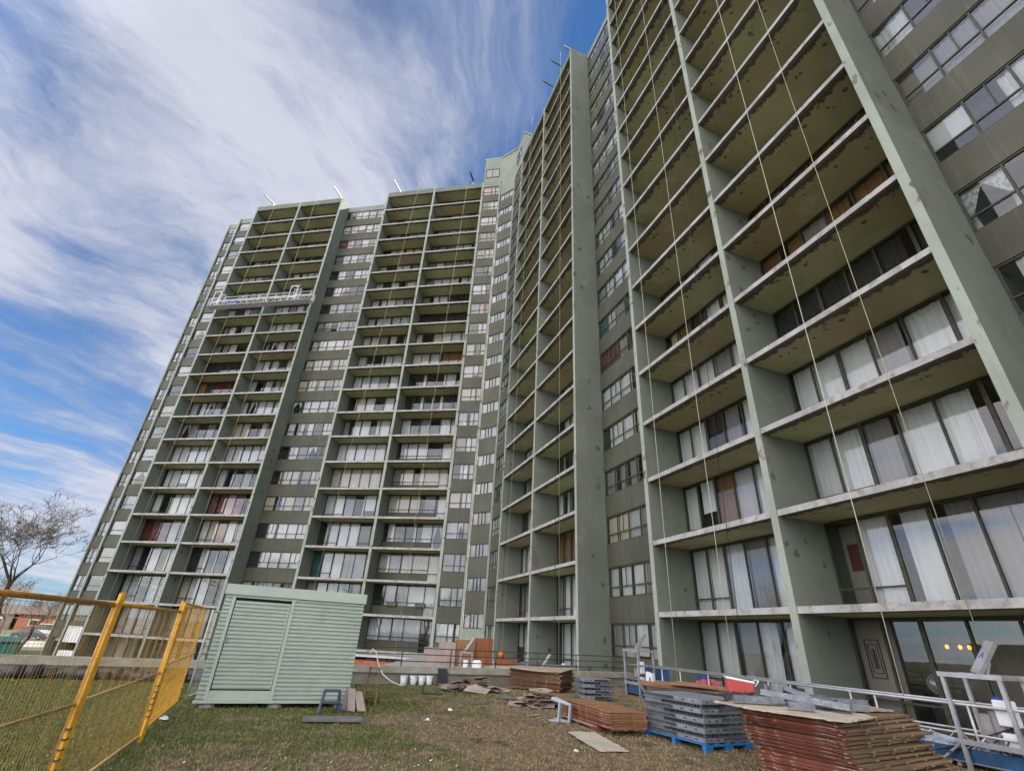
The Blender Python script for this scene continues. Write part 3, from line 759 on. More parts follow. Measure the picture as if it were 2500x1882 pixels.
# --- yellow construction fence
def fence_panel(p,q,zt,zb,label,fm,wm,rail=.5,pitch=.052,wt=.0024,post=True,lean=(0,0)):
    p=Vector(p);q=Vector(q); L=(q-p).length; a=math.degrees(math.atan2(q.y-p.y,q.x-p.x))
    t=thing('construction_fence',label,'fence panel',T(p.x,p.y,gz(p.x,p.y),a)@Matrix.Rotation(R_(lean[0]),4,'X'),'temporary fence panels on the lawn')
    H_=zt-zb
    b=MB(); r=.021
    b.tube([(0,0,zb),(0,0,zt+.03)],r,8); b.build('upright',fm,t,smooth=True); b=MB(); b.tube([(L,0,zb),(L,0,zt+.03)],r,8); b.build('upright',fm,t,smooth=True)
    b=MB(); b.tube([(0,0,zt),(L,0,zt)],r,8); b.build('top_rail',fm,t,smooth=True)
    b=MB(); b.tube([(0,0,zb+.04),(L,0,zb+.04)],r,8); b.build('bottom_rail','rail_beige' if fm!='galv_wire' else fm,t,smooth=True); b=MB(); b.tube([(0,.0,zb+H_*rail),(L,.0,zb+H_*rail)],r*.7,8); b.build('middle_rail','rail_beige' if fm!='galv_wire' else fm,t,smooth=True)
    b=MB(); n=int(L/pitch)
    for i in range(1,n):
        x=i*L/n; w1=.012*math.sin(i*2.1)*math.sin(i*.37); b.bar((x,-.018,zb+.05),(x+w1,-.018+.012*math.sin(i*.9),zt-.01),wt)
    z=zb+.12
    while z<zt: b.bar((.01,-.014,z),(L*.5,-.014,z-.008),wt); b.bar((L*.5,-.014,z-.008),(L-.01,-.014,z+.004),wt); z+=.168
    b.build('wire_mesh',wm,t,recalc=False)
    return t
f1=(-3.83,5.36); f2=(-5.02,8.50); f3=(-6.42,11.75)
fence_panel((-2.94,2.50),f1,1.72,.06,'nearest yellow fence panel with a rusty top rail, at the left edge','orange_rail','yellow_wire')
fence_panel((-3.86,5.44),f2,1.70,.05,'yellow mesh fence panel between the two taped yellow posts','yellow_paint','yellow_wire')
fence_panel((-5.08,8.58),f3,1.80,.05,'bright yellow fence panel seen almost edge on in front of the shed','yellow_paint','yellow_paint',pitch=.045,wt=.0045)
fence_panel((-6.78,12.75),(-7.35,14.9),1.80,.04,'dull grey fence panel half hidden behind the left end of the shed','galv_wire','galv_wire')
for (x,y),lb in ((f1,'yellow square fence post with dark wire ties nearest the camera'),(f2,'yellow square fence post with striped ties in the middle of the fence')):
    t=thing('fence_post',lb,'fence post',T(x+.055,y-.03,gz(x,y),70),'posts of the temporary fence')
    b=MB(); b.box(-.024,.024,-.024,.024,-.05,1.80); b.build('post','yellow_paint',t,bevel=.004)
    for zz in [.30+i*.075 for i in range(6)]:
        b=MB(); b.hexa([(-.034,-.027,zz),(-.004,-.034,zz+.012),(-.004,.034,zz+.012),(-.034,.027,zz),(-.034,-.027,zz+.010),(-.004,-.034,zz+.022),(-.004,.034,zz+.022),(-.034,.027,zz+.010)]); b.build('tie','cable_black',t)

# --- step stool, plank, boards, chair
def stool(name,label,world,m):
    t=thing(name,label,'step stool',world,'plastic step stools')
    for s in (-1,1):
        b=MB(); b.bar((s*.15,.02,.40),(s*.205,-.09,0),.055,.05,w2=.07); b.build('leg',m,t,bevel=.012)
        b=MB(); b.bar((s*.15,.04,.40),(s*.19,.20,0),.05,.04,w2=.06); b.build('leg',m,t,bevel=.01)
    b=MB(); b.box(-.18,.18,-.035,.085,.375,.425); b.build('top_step',m,t,bevel=.015)
    b=MB(); b.box(-.185,.185,-.125,.0,.175,.22); b.build('lower_step',m,t,bevel=.012)
    return t
stool('step_stool','dark blue plastic step stool standing in front of the shed',T(-3.46,12.2,gz(-3.4,12.2),18,s=1.0),'stool_blue')
simple('stool_grey',(.34,.37,.40),.5,.1,5)
stool('step_stool','pale grey step stool lying on its side near the scrap heap',T(1.28,12.75,gz(1.2,12.7)+.2,-25,ry=96,s=1.05),'stool_grey')
def board(name,label,cat,corners,th,m,group=None,me=None,ragged=0):
    c=Vector((0,0,0)); 
    for p in corners: c+=Vector(p)
    c/=len(corners); pts=[]
    n=len(corners)
    for i in range(n):
        a=Vector(corners[i])-c; b_=Vector(corners[(i+1)%n])-c
        if ragged:
            k=int((b_-a).length/.07)+1
            for j in range(k):
                p=a.lerp(b_,j/k); nn=Vector((-(b_-a).y,(b_-a).x,0)).normalized(); pts.append(tuple(p+nn*rnd.uniform(-ragged,ragged)+Vector((0,0,rnd.uniform(-.006,.006)))))
        else: pts.append(tuple(a))
    b=MB(); b.sheet(pts,th); o=b.build(name,m,None,Matrix.Translation(c)); tag(o,label,cat,group); return o
def G3(x,y,dz): return (x,y,gz(x,y)+dz)
board('plank','wide weathered grey plank lying flat on the grass before the shed','plank',[G3(-3.52,10.83,.06),G3(-2.50,11.18,.06),G3(-2.62,11.62,.06),G3(-3.66,11.24,.06)],.03,'plank_grey')
for i,(a,c_,w_,m_,lb) in enumerate((((-3.22,12.85,.40),(-3.05,12.42,.03),.16,'scrap_grey','short pale board leaning on the right corner of the shed'),((-3.28,12.9,.40),(-3.22,12.47,.03),.13,'plank_grey','narrow dark board leaning on the shed corner behind the stool'),((-3.10,12.95,.34),(-2.84,12.5,.03),.18,'scrap_grey','broad grey board leaning at the shed corner, farthest right'))):
    b=MB(); b.bar(a,c_,w_,.025,up=(.4,-.6,.6)); tag(b.build('board',m_),lb,'board','boards leaning against the shed')
ch=thing('wooden_chair','broken brown wooden chair leaning behind the right side of the shed','chair',T(-3.12,13.7,gz(-3,13.7),-35,rx=-4,s=.85))
for x,y,top in ((-.2,-.18,.46),(.2,-.18,.46),(-.2,.2,.92),(.2,.2,.92)):
    b=MB(); b.bar((x,y,top),(x*1.15,y*1.2,0),.035); b.build('leg','chair_wood',ch)
b=MB(); b.box(-.23,.23,-.22,.22,.44,.47); b.build('seat','wood_weathered',ch,bevel=.006)
b=MB(); b.bar((-.2,-.19,.2),(.2,-.19,.2),.022); b.bar((-.2,.21,.25),(.2,.21,.25),.022); b.bar((.21,-.18,.22),(.21,.2,.22),.022); b.build('stretcher','chair_wood',ch)
b=MB(); b.bar((-.2,.2,.88),(.2,.2,.88),.05,.025); b.bar((-.2,.2,.7),(.2,.2,.7),.035,.02); b.build('backrest','chair_wood',ch)
# --- buckets and black board at the wall
BK=None
for i,(x,lb) in enumerate(((-3.16,'white paint bucket farthest left of the four by the wall'),(-2.86,'second white bucket from the left by the wall, heavily splashed'),(-2.60,'third white bucket from the left by the wall'),(-2.36,'white bucket right beside the black board'))):
    p=PL(x,-.22); wmx=T(p.x,p.y,gz(p.x,p.y),i*37)
    if BK is None:
        BK=thing('bucket',lb,'bucket',wmx,'white buckets by the wall')
        b=MB(); b.tube([(0,0,0),(0,0,.005),(0,0,.24)],[.100,.104,.122],20); b.build('body','bucket_white',BK,smooth=True)
        b=MB(); b.tube([(0,0,.242),(0,0,.262)],[.13,.13],20); b.tube([(0,0,.19),(0,0,.2)],[.126,.126],20); b.build('lid','bucket_white',BK)
        b=MB(); b.tube([(.125*math.cos(a),.125*math.sin(a)*.2-.115,.2-.1*math.sin(a)) for a in [k*math.pi/8 for k in range(9)]],.004,5); b.build('handle','steel_galv',BK)
    else: copy_tree(BK,wmx,lb)
p0=PL(-2.08,-.30);p1=PL(-1.80,-.30); 
b=MB(); b.bar(tuple(PL(-1.93,-.34)+Vector((0,0,.02))),tuple(PL(-1.90,-.06)+Vector((0,0,.50))),.34,.03,up=(.4,-.9,.1)); tag(b.build('black_board','black_plastic'),'black board leaning against the wall right of the buckets','board')
b=MB(); hp=[PL(-4.25,.12)+Vector((0,0,.86)),PL(-4.2,.0)+Vector((0,0,1.02)),PL(-4.1,-.08)+Vector((0,0,.95)),PL(-4.0,-.14)+Vector((0,0,.62)),PL(-3.85,-.3)+Vector((0,0,.32)),PL(-3.6,-.5)+Vector((0,0,.13)),PL(-3.35,-.6)+Vector((0,0,.04)),PL(-3.2,-.55)+Vector((0,0,.03))]
b.tube(hp,.018,6); tag(b.build('hose','hose_white',smooth=True),'white hose hanging over the guard rail down to the grass','hose')

# --- formwork panels
PB={}
def fpanel(L,Wd,style,seed):
    """plywood sheet with battens; origin at a corner, x along the length"""
    key=(L,Wd,style,seed)
    if key in PB: return PB[key]
    r=random.Random(seed); b=MB(); j=lambda s=.012:r.uniform(-s,s)
    mm={'olive':('wood_olive','red_edge','wood_brown'),'brown':('wood_brown','wood_brown','wood_brown'),'orange':('wood_orange','red_edge','wood_orange'),'weather':('wood_weathered','wood_brown','wood_weathered')}[style]
    # sheet
    b.hexa([(j(),j(),.026),(L+j(),j(),.026),(L+j(),Wd+j(),.026),(j(),Wd+j(),.026),(j(),j(),.040),(L+j(),j(),.040),(L+j(),Wd+j(),.040),(j(),Wd+j(),.040)],mm=[0,2,0,1,0,1])
    nb=4 if L>1.4 else 3
    zt=.026; 
    for i in range(nb+1):
        x=.03+(L-.12)*i/nb+j(.02); b.box(x,x+.07,.0+j(.01),Wd+j(.01),0,zt-.002,0 if 0<i<nb else 1)
    for y in (.02,Wd-.08): b.box(.01,L-.01,y,y+.05,.004,zt-.001,0)
    if style=='orange':
        for i in range(5):
            x=.02+(L-.1)*i/4; b.box(x,x+.06,0,Wd,.040,.052,2)
        for y in (.01,Wd*.55,Wd-.06): b.box(.0,L,y,y+.05,.0402,.0535,2)
    me=b.mesh('formwork_panel',mm); PB[key]=me; return me
def stack(corner,ang,L,Wd,n,z0,dz,style,label,group,jit=.03,rot=1.2,cat='formwork panel',name='formwork_panel',top=None):
    c=Vector(corner)
    for i in range(n):
        me=fpanel(L,Wd,style,rnd.choice((1,2,3)))
        o=bpy.data.objects.new(name,me); COL.objects.link(o)
        a=ang+rnd.uniform(-rot,rot); dx,dy=rnd.uniform(-jit,jit),rnd.uniform(-jit,jit)*.7
        place(o,None,T(c.x,c.y,gz(c.x,c.y)+z0+i*dz,ang)@T(dx,dy,0,a-ang))
        lb=label if not(top and i==n-1) else top
        tag(o,lb,cat,group)
# G: tallest stack, near right
gc=(4.75,7.62)
stack((4.80,7.60),31,2.44,1.5,8,.0,.047,'olive','red-edged brown panel in the lower tier of the tallest stack, front right','formwork panels in the lower tier of the tallest stack',.05,1.6)
stack((4.66,7.66),31,2.34,1.5,10,.385,.048,'olive','red-edged brown panel in the upper tier of the tallest stack, front right','formwork panels in the upper tier of the tallest stack',.06,2.6)
gtop=gz(*gc)+.385+10*.048
u1=Vector((math.cos(R_(31)),math.sin(R_(31)),0)); v1=Vector((-u1.y,u1.x,0)); gC=Vector((4.66,7.66,0))
def GP(a,c_,z): p=gC+u1*a+v1*c_; return (p.x,p.y,gtop+z)
board('plywood_sheet','large splintered pale plywood sheet draped on the tallest panel stack','plywood sheet',[GP(-.1,-.12,-.0),GP(.9,-.02,.02),GP(1.0,.7,.04),GP(.5,1.3,.04),GP(-.35,1.75,.03),GP(-.4,1.1,.01)],.018,'osb',ragged=.02)
board('plywood_sheet','splintered brown plywood sheet at the back of the tallest panel stack','plywood sheet',[GP(1.0,.5,.03),GP(2.2,.3,.03),GP(2.35,1.2,.06),GP(1.2,1.5,.05)],.018,'plywood_pale',ragged=.02)
def channel(name,label,a,b_,w,up=(0,0,1),h=.085,group='steel channel offcuts on the tallest stack'):
    a=Vector(a);b_=Vector(b_); L=(b_-a).length; dd=(b_-a).normalized(); u=Vector(up)
    if abs(dd.dot(u))>.95: u=Vector((1,0,0))
    r=dd.cross(u).normalized(); u=r.cross(dd)
    m_=Matrix(((dd.x,r.x,u.x,a.x),(dd.y,r.y,u.y,a.y),(dd.z,r.z,u.z,a.z),(0,0,0,1)))
    b=MB(); t=.006; b.box(0,L,-w/2,w/2,0,t); b.box(0,L,-w/2,-w/2+t,t,h); b.box(0,L,w/2-t,w/2,t,h)
    b.box(0,L,-w/2+t,-w/2+t+.02,h-t,h); b.box(0,L,w/2-t-.02,w/2-t,h-t,h)
    o=b.build(name,'steel_dull',None,m_); tag(o,label,'steel channel',group); return o
channel('steel_channel','longest steel channel, running across the front of the tallest stack',GP(.35,1.35,.13),GP(.62,.16,.05),.10,(.3,.2,.9))
channel('steel_channel','long steel channel just behind the longest one',GP(.42,1.30,.10),GP(.80,.28,.06),.09)
channel('steel_channel','thick steel channel lying along the left end of the stack top',GP(-.25,1.45,.05),GP(.35,1.0,.06),.12)
channel('steel_channel','short steel channel at the front edge of the splintered sheet',GP(.0,.72,.05),GP(.26,.48,.04),.08)
channel('steel_channel','steel channel near the front corner of the tallest stack',GP(.72,.75,.06),GP(1.02,.10,.05),.09)
channel('steel_channel','steel channel lying at the right of the stack top',GP(1.05,1.0,.07),GP(1.9,.55,.06),.11)
channel('steel_channel','short steel channel tilted up in the middle of the stack top',GP(.80,1.25,.20),GP(1.05,.98,.07),.10,(.5,.3,.6))
channel('steel_channel','steel channel standing nearly upright on the stack top',GP(.62,1.42,.02),GP(.68,1.46,.27),.09,(.3,-.9,0),.05)
channel('steel_channel','steel channel at the far back edge of the stack top',GP(.7,1.55,.05),GP(1.9,1.2,.06),.10)
channel('steel_channel','stubby steel channel on the right half of the stack top',GP(1.15,.62,.06),GP(1.45,.42,.06),.09)
channel('steel_channel','steel channel between the tilted and the right hand pieces',GP(1.0,1.35,.06),GP(1.6,1.2,.07),.10)

# pallets
def pallet(name,label,corner,ang,L,Wd,m,m2=None,h=.12,z0=0):
    t=thing(name,label,'pallet',T(corner[0],corner[1],gz(*corner)+z0,ang),'pallets under the stacks')
    b=MB()
    for i in range(5): x=.0+(L-.1)*i/4; b.box(x,x+.1,0,Wd,h-.018,h)
    b.build('deck',m,t)
    for y in (0,Wd/2-.04,Wd-.08):
        b=MB(); b.box(0,L,y,y+.08,.02,h-.019) if m!='pallet_blue' else [b.box(x,x+.18,y,y+.08,.0,h-.04) for x in (0,L/2-.09,L-.18)]+[b.box(0,L,y,y+.08,h-.0395,h-.019)]
        b.build('stringer',m2 or m,t)
    b=MB()
    if m!='pallet_blue':
        for x in (0,L/2-.05,L-.1): b.box(x,x+.1,0,Wd,.0,.018)
        b.build('base_board',m,t)
    return t
# F: stack of grey steel deck panels on a blue pallet
SDP={}
def deckmesh(L,Wd,seed):
    if (L,Wd,seed) in SDP: return SDP[(L,Wd,seed)]
    b=MB(); h=.07; t=.007
    b.box(0,L,0,Wd,h-t,h)
    # perforated channel edge at the front-left, open cells further along, as in stamped planks
    i0=0 if seed==0 else .05
    b.box(.10,L-.10,.10,Wd-.10,0,h-t-.001,1)  # dark core, its colour stands for the shade inside the open cells
    if seed==0: b.box(0,L*.40,0,.006,.0,h-t); b.box(0,.006,0.008,Wd*.45,0,h-t)
    else: b.box(L*.62,L,i0,i0+.006,.0,h-t); b.box(i0,i0+.006,Wd*.70,Wd,0,h-t)
    for k in range(2):
        if seed==0: x=L*.10+k*L*.16; b.box(x,x+.06,-.003,-.0005,.028,.045,1); y=Wd*.12+k*Wd*.16; b.box(-.003,-.0005,y,y+.06,.028,.045,1)
        else: x=L*.70+k*L*.14; b.box(x,x+.06,i0-.003,i0-.0005,.028,.045,1)
    xa,xb=(L*.42,L) if seed==0 else (.08,L*.61); n=int((xb-xa)/.07)
    for i in range(n+1): x=xa+(xb-xa-.01)*i/n; b.box(x,x+.008,i0,.099,.0,h-t)
    ya,yb=(Wd*.47,Wd) if seed==0 else (.08,Wd*.69); n=int((yb-ya)/.07)
    for i in range(n+1): y=ya+(yb-ya-.01)*i/n; b.box(i0,.099,y,y+.008,.0,h-t)
    b.box(i0,L,i0,.099,0,.004); b.box(i0,.099,.1,Wd,0,.004)
    me=b.mesh('steel_deck_panel',['steel_galv','gap_shade']); SDP[(L,Wd,seed)]=me; return me
def deckstack(c,ang,L,Wd,n,z0,pitch,label,group):
    for i in range(n):
        me=deckmesh(L,Wd,i%2); o=bpy.data.objects.new('steel_deck_panel',me); COL.objects.link(o)
        off=T(rnd.uniform(-.02,.02),rnd.uniform(-.02,.02),0,rnd.uniform(-.6,.6))
        place(o,None,T(c[0],c[1],gz(*c)+z0+i*pitch,ang)@off); tag(o,label,'steel panel',group)
pallet('blue_pallet','bright blue pallet under the grey steel deck panels',(3.78,10.38),27,1.22,1.55,'pallet_blue')
deckstack((3.80,10.43),28,1.15,1.5,9,.125,.073,'grey galvanised steel deck panel on the blue pallet','steel deck panels stacked on the blue pallet')
deckstack((2.62,16.95),8,1.0,.7,7,.03,.073,'small grey steel panel in the stack before the retaining wall','small steel panels stacked before the retaining wall')
# red cooler on the back of stack F
cz=gz(3.8,10.4)+.125+9*.073
cl=thing('cooler','red cooler box with a white lid and handle on the grey steel panels','cooler',T(4.95,11.4,cz+.03,-14,ry=7,s=1.1))
b=MB(); b.hexa([(-.21,-.13,0),(.21,-.13,0),(.21,.13,0),(-.21,.13,0),(-.235,-.15,.24),(.235,-.15,.24),(.235,.15,.24),(-.235,.15,.24)]); b.build('body','cooler_red',cl,bevel=.012)
b=MB(); b.box(-.245,.245,-.16,.16,.242,.275); b.build('lid','white_plastic',cl,bevel=.01)
b=MB(); b.tube([(.24,-.17,.2),(.30,-.18,.3),(.30,.18,.3),(.24,.17,.2)],.01,6); b.build('handle','white_plastic',cl,smooth=True)
# B, A, E
pallet('pallet','weathered wooden pallet under the orange panels',(2.02,11.75),20,.85,1.4,'pallet_wood','pallet_red',.10)
stack((2.3,11.3),20,.82,2.1,7,.105,.042,'orange','orange brown panel in the low stack in the middle of the lawn','orange panels in the low stack',.025,.8,top='topmost orange panel with battens showing, on the low stack')
stack((.48,19.36),-25,1.85,1.4,15,.05,.038,'brown','dark brown panel in the stack by the retaining wall','dark brown panels stacked by the wall',.05,2.0)
board('plywood_sheet','pale ragged plywood sheet sagging on the dark brown stack by the wall','plywood sheet',[(.25,19.2,.70),(1.4,18.75,.64),(2.15,18.55,.66),(2.95,19.6,.78),(2.5,20.0,.70),(.9,20.3,.72)],.015,'plywood_pale',ragged=.03)
stack((3.72,13.85),-22,2.2,1.2,15,.03,.042,'weather','weathered brown panel in the stack behind the grey steel panels','weathered panels behind the steel panels',.07,3)
for i,(a,b_,z_,rz) in enumerate(((3.95,14.0,.69,-12),(4.3,13.8,.73,-30),(3.6,14.1,.66,-18))):
    lb=('splintered orange board lying highest on the weathered stack','splintered board at the right of the weathered stack top','splintered board poking left out of the weathered stack')[i]
    b=MB(); b.sheet([(0,0,.02),(1.5,.05,.0),(1.55,.3,.0),(.1,.42,.05)],.018); tag(b.build('splintered_board','wood_orange',None,T(a,b_,z_+gz(a,b_),rz,rx=4)),lb,'board','splintered boards on the weathered stack')
# white board on the grass
board('insulation_board','off-white ragged board lying alone on the grass','board',[G3(1.47,11.34,.055),G3(1.99,11.46,.05),G3(2.33,10.09,.045),G3(1.81,9.99,.05)],.02,'osb',ragged=.018)
# scrap heaps
def heap(cx_,cy_,rx_,ry_,hh,n,label,group,seed,mats):
    r=random.Random(seed)
    for i in range(n):
        a=r.uniform(0,6.28); q=r.random()**.6; x=cx_+rx_*q*math.cos(a); y=cy_+ry_*q*math.sin(a)
        z=gz(x,y)+.04+hh*(1-q)*(i/n*.7+.3)
        s=r.uniform(.15,.5); k=r.randint(4,5); pts=[]
        for t_ in range(k): 
            aa=t_*6.28/k+r.uniform(-.35,.35); pts.append((s*math.cos(aa)*r.uniform(.6,1),s*.7*math.sin(aa)*r.uniform(.6,1),r.uniform(-.01,.01)))
        b=MB(); b.sheet(pts,r.uniform(.008,.02)); o=b.build('plywood_scrap',r.choice(mats),None,T(x,y,z,r.uniform(0,360),r.uniform(-16,16),r.uniform(-14,14)))
        tag(o,label,'scrap wood',group)
b=MB()
for i in range(26):
    p=PL(-12.6+i*.27,-.35-.12*math.sin(i*1.3)); h=.15+.1*abs(math.sin(i*.9)); b.tube([(p.x-.18,p.y-.08,gz(p.x,p.y)+h*.5),(p.x+.2,p.y+.1,gz(p.x,p.y)+h*.55)],[h*.6,h*.75],7)
tag(b.build('netting_roll','black_plastic',smooth=True),'long black roll of netting lying along the foot of the retaining wall, behind the fence','netting')
tag(blobm(.06,.035,.04,8,amp=.5).build('rag','white_plastic',None,T(-5.75,10.3,gz(-5.7,10.3)+.02)),'small white rag caught at the bottom of the bright yellow fence panel','rag')
heap(-.70,17.75,1.05,.55,.46,52,'broken plywood scrap in the heap by the wall, right of the buckets','scraps in the heap by the wall',3,['scrap_grey','plywood_pink','scrap_grey','wood_weathered'])
heap(1.15,14.75,.68,.5,.42,46,'broken plywood scrap in the heap left of the low orange stack','scraps in the heap by the orange stack',9,['scrap_grey','plywood_pale','wood_brown','scrap_grey'])
board('plywood_scrap','big diamond shaped plywood piece on the heap by the wall','scrap wood',[(-.95,17.1,.12),(-.25,16.95,.08),(-.05,17.5,.22),(-.62,17.85,.40)],.015,'plywood_pink')
board('plywood_scrap','big square plywood piece tilted on the heap by the orange stack','scrap wood',[(1.05,14.35,.10),(1.5,14.25,.12),(1.62,14.7,.30),(1.15,14.85,.30)],.015,'scrap_grey')
b=MB(); b.tube([(.75,14.1,.05),(1.2,14.5,.22)],.04,8); tag(b.build('wooden_pole','wood_weathered'),'round wooden pole sticking out of the heap by the orange stack','pole')
board('grey_board','flat dark grey board on the grass left of the second heap','board',[G3(.12,15.75,.05),G3(.62,15.6,.05),G3(.70,16.05,.05),G3(.25,16.2,.05)],.02,'plank_grey')
board('wood_offcut','thin wood offcut beside the fallen stool','board',[G3(.78,12.9,.04),G3(1.05,13.12,.04),G3(1.02,13.18,.04),G3(.75,12.96,.04)],.02,'scrap_grey')
# plastic bag, rubble
tag(blobm(.22,.17,.16,3,amp=.4).build('plastic_bag','white_plastic',None,T(3.86,13.05,gz(3.9,13)+.05,20)),'crumpled white plastic bag between the orange and steel stacks','plastic bag')
board('plywood_scrap','brown plywood scrap under the white plastic bag','scrap wood',[G3(3.55,12.95,.05),G3(4.05,12.55,.05),G3(4.2,12.95,.06),G3(3.7,13.3,.05)],.012,'wood_weathered')
b=MB(); b.box(-.13,.13,-.1,.1,0,.1); tag(b.build('rubble_block','stone',None,T(3.55,12.05,gz(3.5,12),25),bevel=.02),'small pale concrete block beside the blue pallet','block')
tag(blobm(.045,.035,.03,4).build('pebble','white_plastic',None,T(-1.35,12.0,gz(-1.3,12),0)),'small white stone on the lawn nearest the grey plank','stone','white stones on the lawn')
tag(blobm(.06,.05,.035,5).build('pebble','white_plastic',None,T(-1.0,13.35,gz(-1,13.3),0)),'pale blue-white stone on the darker grass behind','stone','white stones on the lawn')
tag(blobm(.05,.03,.03,6).build('plastic_cup','white_plastic',None,T(1.43,10.02,gz(1.4,10),30)),'crushed clear plastic cup on the grass below the ragged board','cup')
b=MB()
for i in range(3): b.tube([(1.9+.02*i,0,0)]*2,.01)
b=MB(); b.box(-.28,.28,-.04,.04,0,.05); b.box(-.30,-.28,-.04,-.02,0,.3); tag(b.build('metal_tray','black_plastic',None,T(-1.75,16.2,gz(-1.7,16.2),5),bevel=.01),'flat black tray lying in the grass before the buckets','tray')
for i,(x,y,rz,lb) in enumerate(((-2.75,14.3,20,'curled tan wood shaving on the grass near the chair'),(-2.2,14.5,-30,'curled tan wood shaving farther right on the dark grass'))):
    b=MB(); b.tube([(.1*math.cos(a),.1*math.sin(a),.03) for a in [k*.6 for k in range(8)]],.008,5); tag(b.build('bent_wire','plywood_pale',None,T(x,y,gz(x,y),rz),smooth=True),lb,'debris','curled shavings on the grass')
# ---------------------------------------------------------------- suspended platforms
def platform(Wm,y0,y1,zd,label,sty,w=.7,h=.96,scale=1,blue=True,group=None,zig=False,box=True,hh=1.75):
    t=thing('suspended_platform',label,'suspended platform',Wm@T(0,(y0+y1)/2,0),'suspended work platforms')
    def bd(b,name,m,par=t,**k): return b.build(name,('alu_bright' if zig and m in('alu','alu_dull') else m),par,Wm,**k)
    rr_=1.45 if zig else 1
    b=MB(); n=int((y1-y0)/.9)
    b.box(.02,w-.02,y0,y1,zd,zd+.04)
    for i in range(n+1): y=y0+(y1-y0-.06)*i/n; b.box(0,w,y,y+.06,zd-.06,zd-.002)
    bd(b,'deck','alu_dull')
    for x in (0,w):
        b=MB(); b.tube([(x,y0,zd+h),(x,y1,zd+h)],.026*rr_,6); b.tube([(x,y0,zd+h*.5),(x,y1,zd+h*.5)],.02*rr_,6); b.tube([(x,y0,zd+.02),(x,y1,zd+.02)],.024*rr_,6)
        m_=max(2,int(round((y1-y0)/2.2)))
        for i in range(m_+1): y=y0+(y1-y0)*i/m_; b.tube([(x,y,zd),(x,y,zd+h)],.024*rr_,6)
        bd(b,'guard_rail','alu',smooth=True)
        b=MB(); k=int((y1-y0)/.42)
        for i in range(k):
            ya=y0+(y1-y0)*i/k; yb=y0+(y1-y0)*(i+1)/k; 
            b.tube([(x,ya,zd+(.03 if i%2 else h*.48)),(x,yb,zd+(h*.48 if i%2 else .03))],.012*rr_*1.2,5)
        bd(b,'brace','alu',smooth=True)
    if blue:
        for x in (-.034,w+.03):
            b=MB(); b.box(x,x+.012,y0,y1,zd+.03,zd+.22); bd(b,'toe_board','blue_panel')
        b=MB(); b.box(w+.05,w+.058,y1-1.5,y1,zd+.23,zd+h*.95); bd(b,'rear_screen','blue_panel'); b=MB(); b.box(w+.05,w+.058,y0,y0+3.2,zd+.23,zd+h*.95); bd(b,'rear_screen','blue_panel')
    for ys in sty:
        s=MB(); x0,x1=-.10,w*.72; ya,yb=ys-.43,ys+.43
        for x in (x0,x1):
            for y in (ya,yb): s.box(x-.025,x+.025,y-.03,y+.03,zd-.1,zd+hh-.35)
        for zz in (zd+hh-.35,zd+.28):
            s.box(x0-.03,x0+.03,ya-.06,yb+.06,zz,zz+.075); s.box(x1-.03,x1+.03,ya-.06,yb+.06,zz,zz+.075)
            s.box(x0+.031,x1-.031,ya-.03,ya+.03,zz+.004,zz+.065); s.box(x0+.031,x1-.031,yb-.03,yb+.03,zz+.004,zz+.065)
        s.bar((x0,yb+.02,zd+.3),(x0,yb+.42,zd),.03); s.bar((x0,ya-.02,zd+.3),(x0,ya-.42,zd),.03)
        st=bd(s,'stirrup','alu',recalc=False)
        zt=zd+hh-.28
        a=Vector(((x0+x1)/2-.12,ys-.02,zt)); e=a+Vector((.28,-.24,.5)); dd=(e-a).normalized()
        s=MB(); s.bar(a,e,.16,.09,up=(-.8,.2,.5)); s.bar(a+Vector((.1,-.06,-.0)),a+Vector((.19,-.11,.2)),.14,.05,up=(-.8,.2,.5)); arm=bd(s,'arm','alu',st,bevel=.006)
        # letter A decal, raised 3 mm on the outer face of the arm
        r=dd.cross(Vector((-.8,.2,.5))).normalized(); un=r.cross(dd).normalized()
        if un.x>0: un=-un
        c=a+dd*.34+un*.0475; s=MB()
        L_=lambda p,q,wd: s.bar(c+r*p[0]+dd*p[1],c+r*q[0]+dd*q[1],wd,.004,up=tuple(un))
        L_((-.035,-.05),(0,.05),.014); L_((.035,-.05),(0,.05),.014); L_((-.02,-.015),(.02,-.015),.012); bd(s,'letter','logo_blue',arm,recalc=False)
        s=MB(); xm=(x0+x1)/2; s.tube([(xm,ys-.05,zd+.35),(xm,ys-.05,zd+.8)],.11,10); s.box(xm-.09,xm+.09,ys+.02,ys+.2,zd+.4,zd+.75); hz_=bd(s,'hoist_motor','alu_dull',st)
        s=MB(); s.tube([(xm-.03,ys-.14,zd+.82),(xm-.03,ys-.14,zd+1.02)],.07,10); bd(s,'motor_cap','hoist_blue',hz_)
        s=MB(); s.box(xm-.16,xm-.04,ys-.40,ys-.12,zd+.62,zd+.98); bd(s,'control_box','white_plastic',st,bevel=.01)
        s=MB(); s.box(xm-.14,xm-.02,ys-.33,ys-.10,zd+.3,zd+.52); bd(s,'junction_box','white_plastic',st,bevel=.01)
        s=MB(); r_=random.Random(int(ys*10)); 
        for q in range(3): s.tube([(xm-.05,ys-.25,zd+.6),(xm-.22,ys-.1+.2*q,zd+.25+.05*q),(xm-.2,ys+.25,zd+.33),(x0-.02,ys+.5+.2*q,zd+.12)],.012,5)
        bd(s,'cable','cable_black',st,smooth=True)
    return t
WS=wing(19,10.9)
gp=platform(WS,2.2,17.35,.10,'aluminium swing stage with blue screens resting on the ground along the right wing',(6.29,16.78),hh=1.62,h=.86)
bx=thing('control_box','white electrical box hanging beside the left stirrup of the ground stage','control box',WS@T(-.2,15.6,.45,0,rx=8))
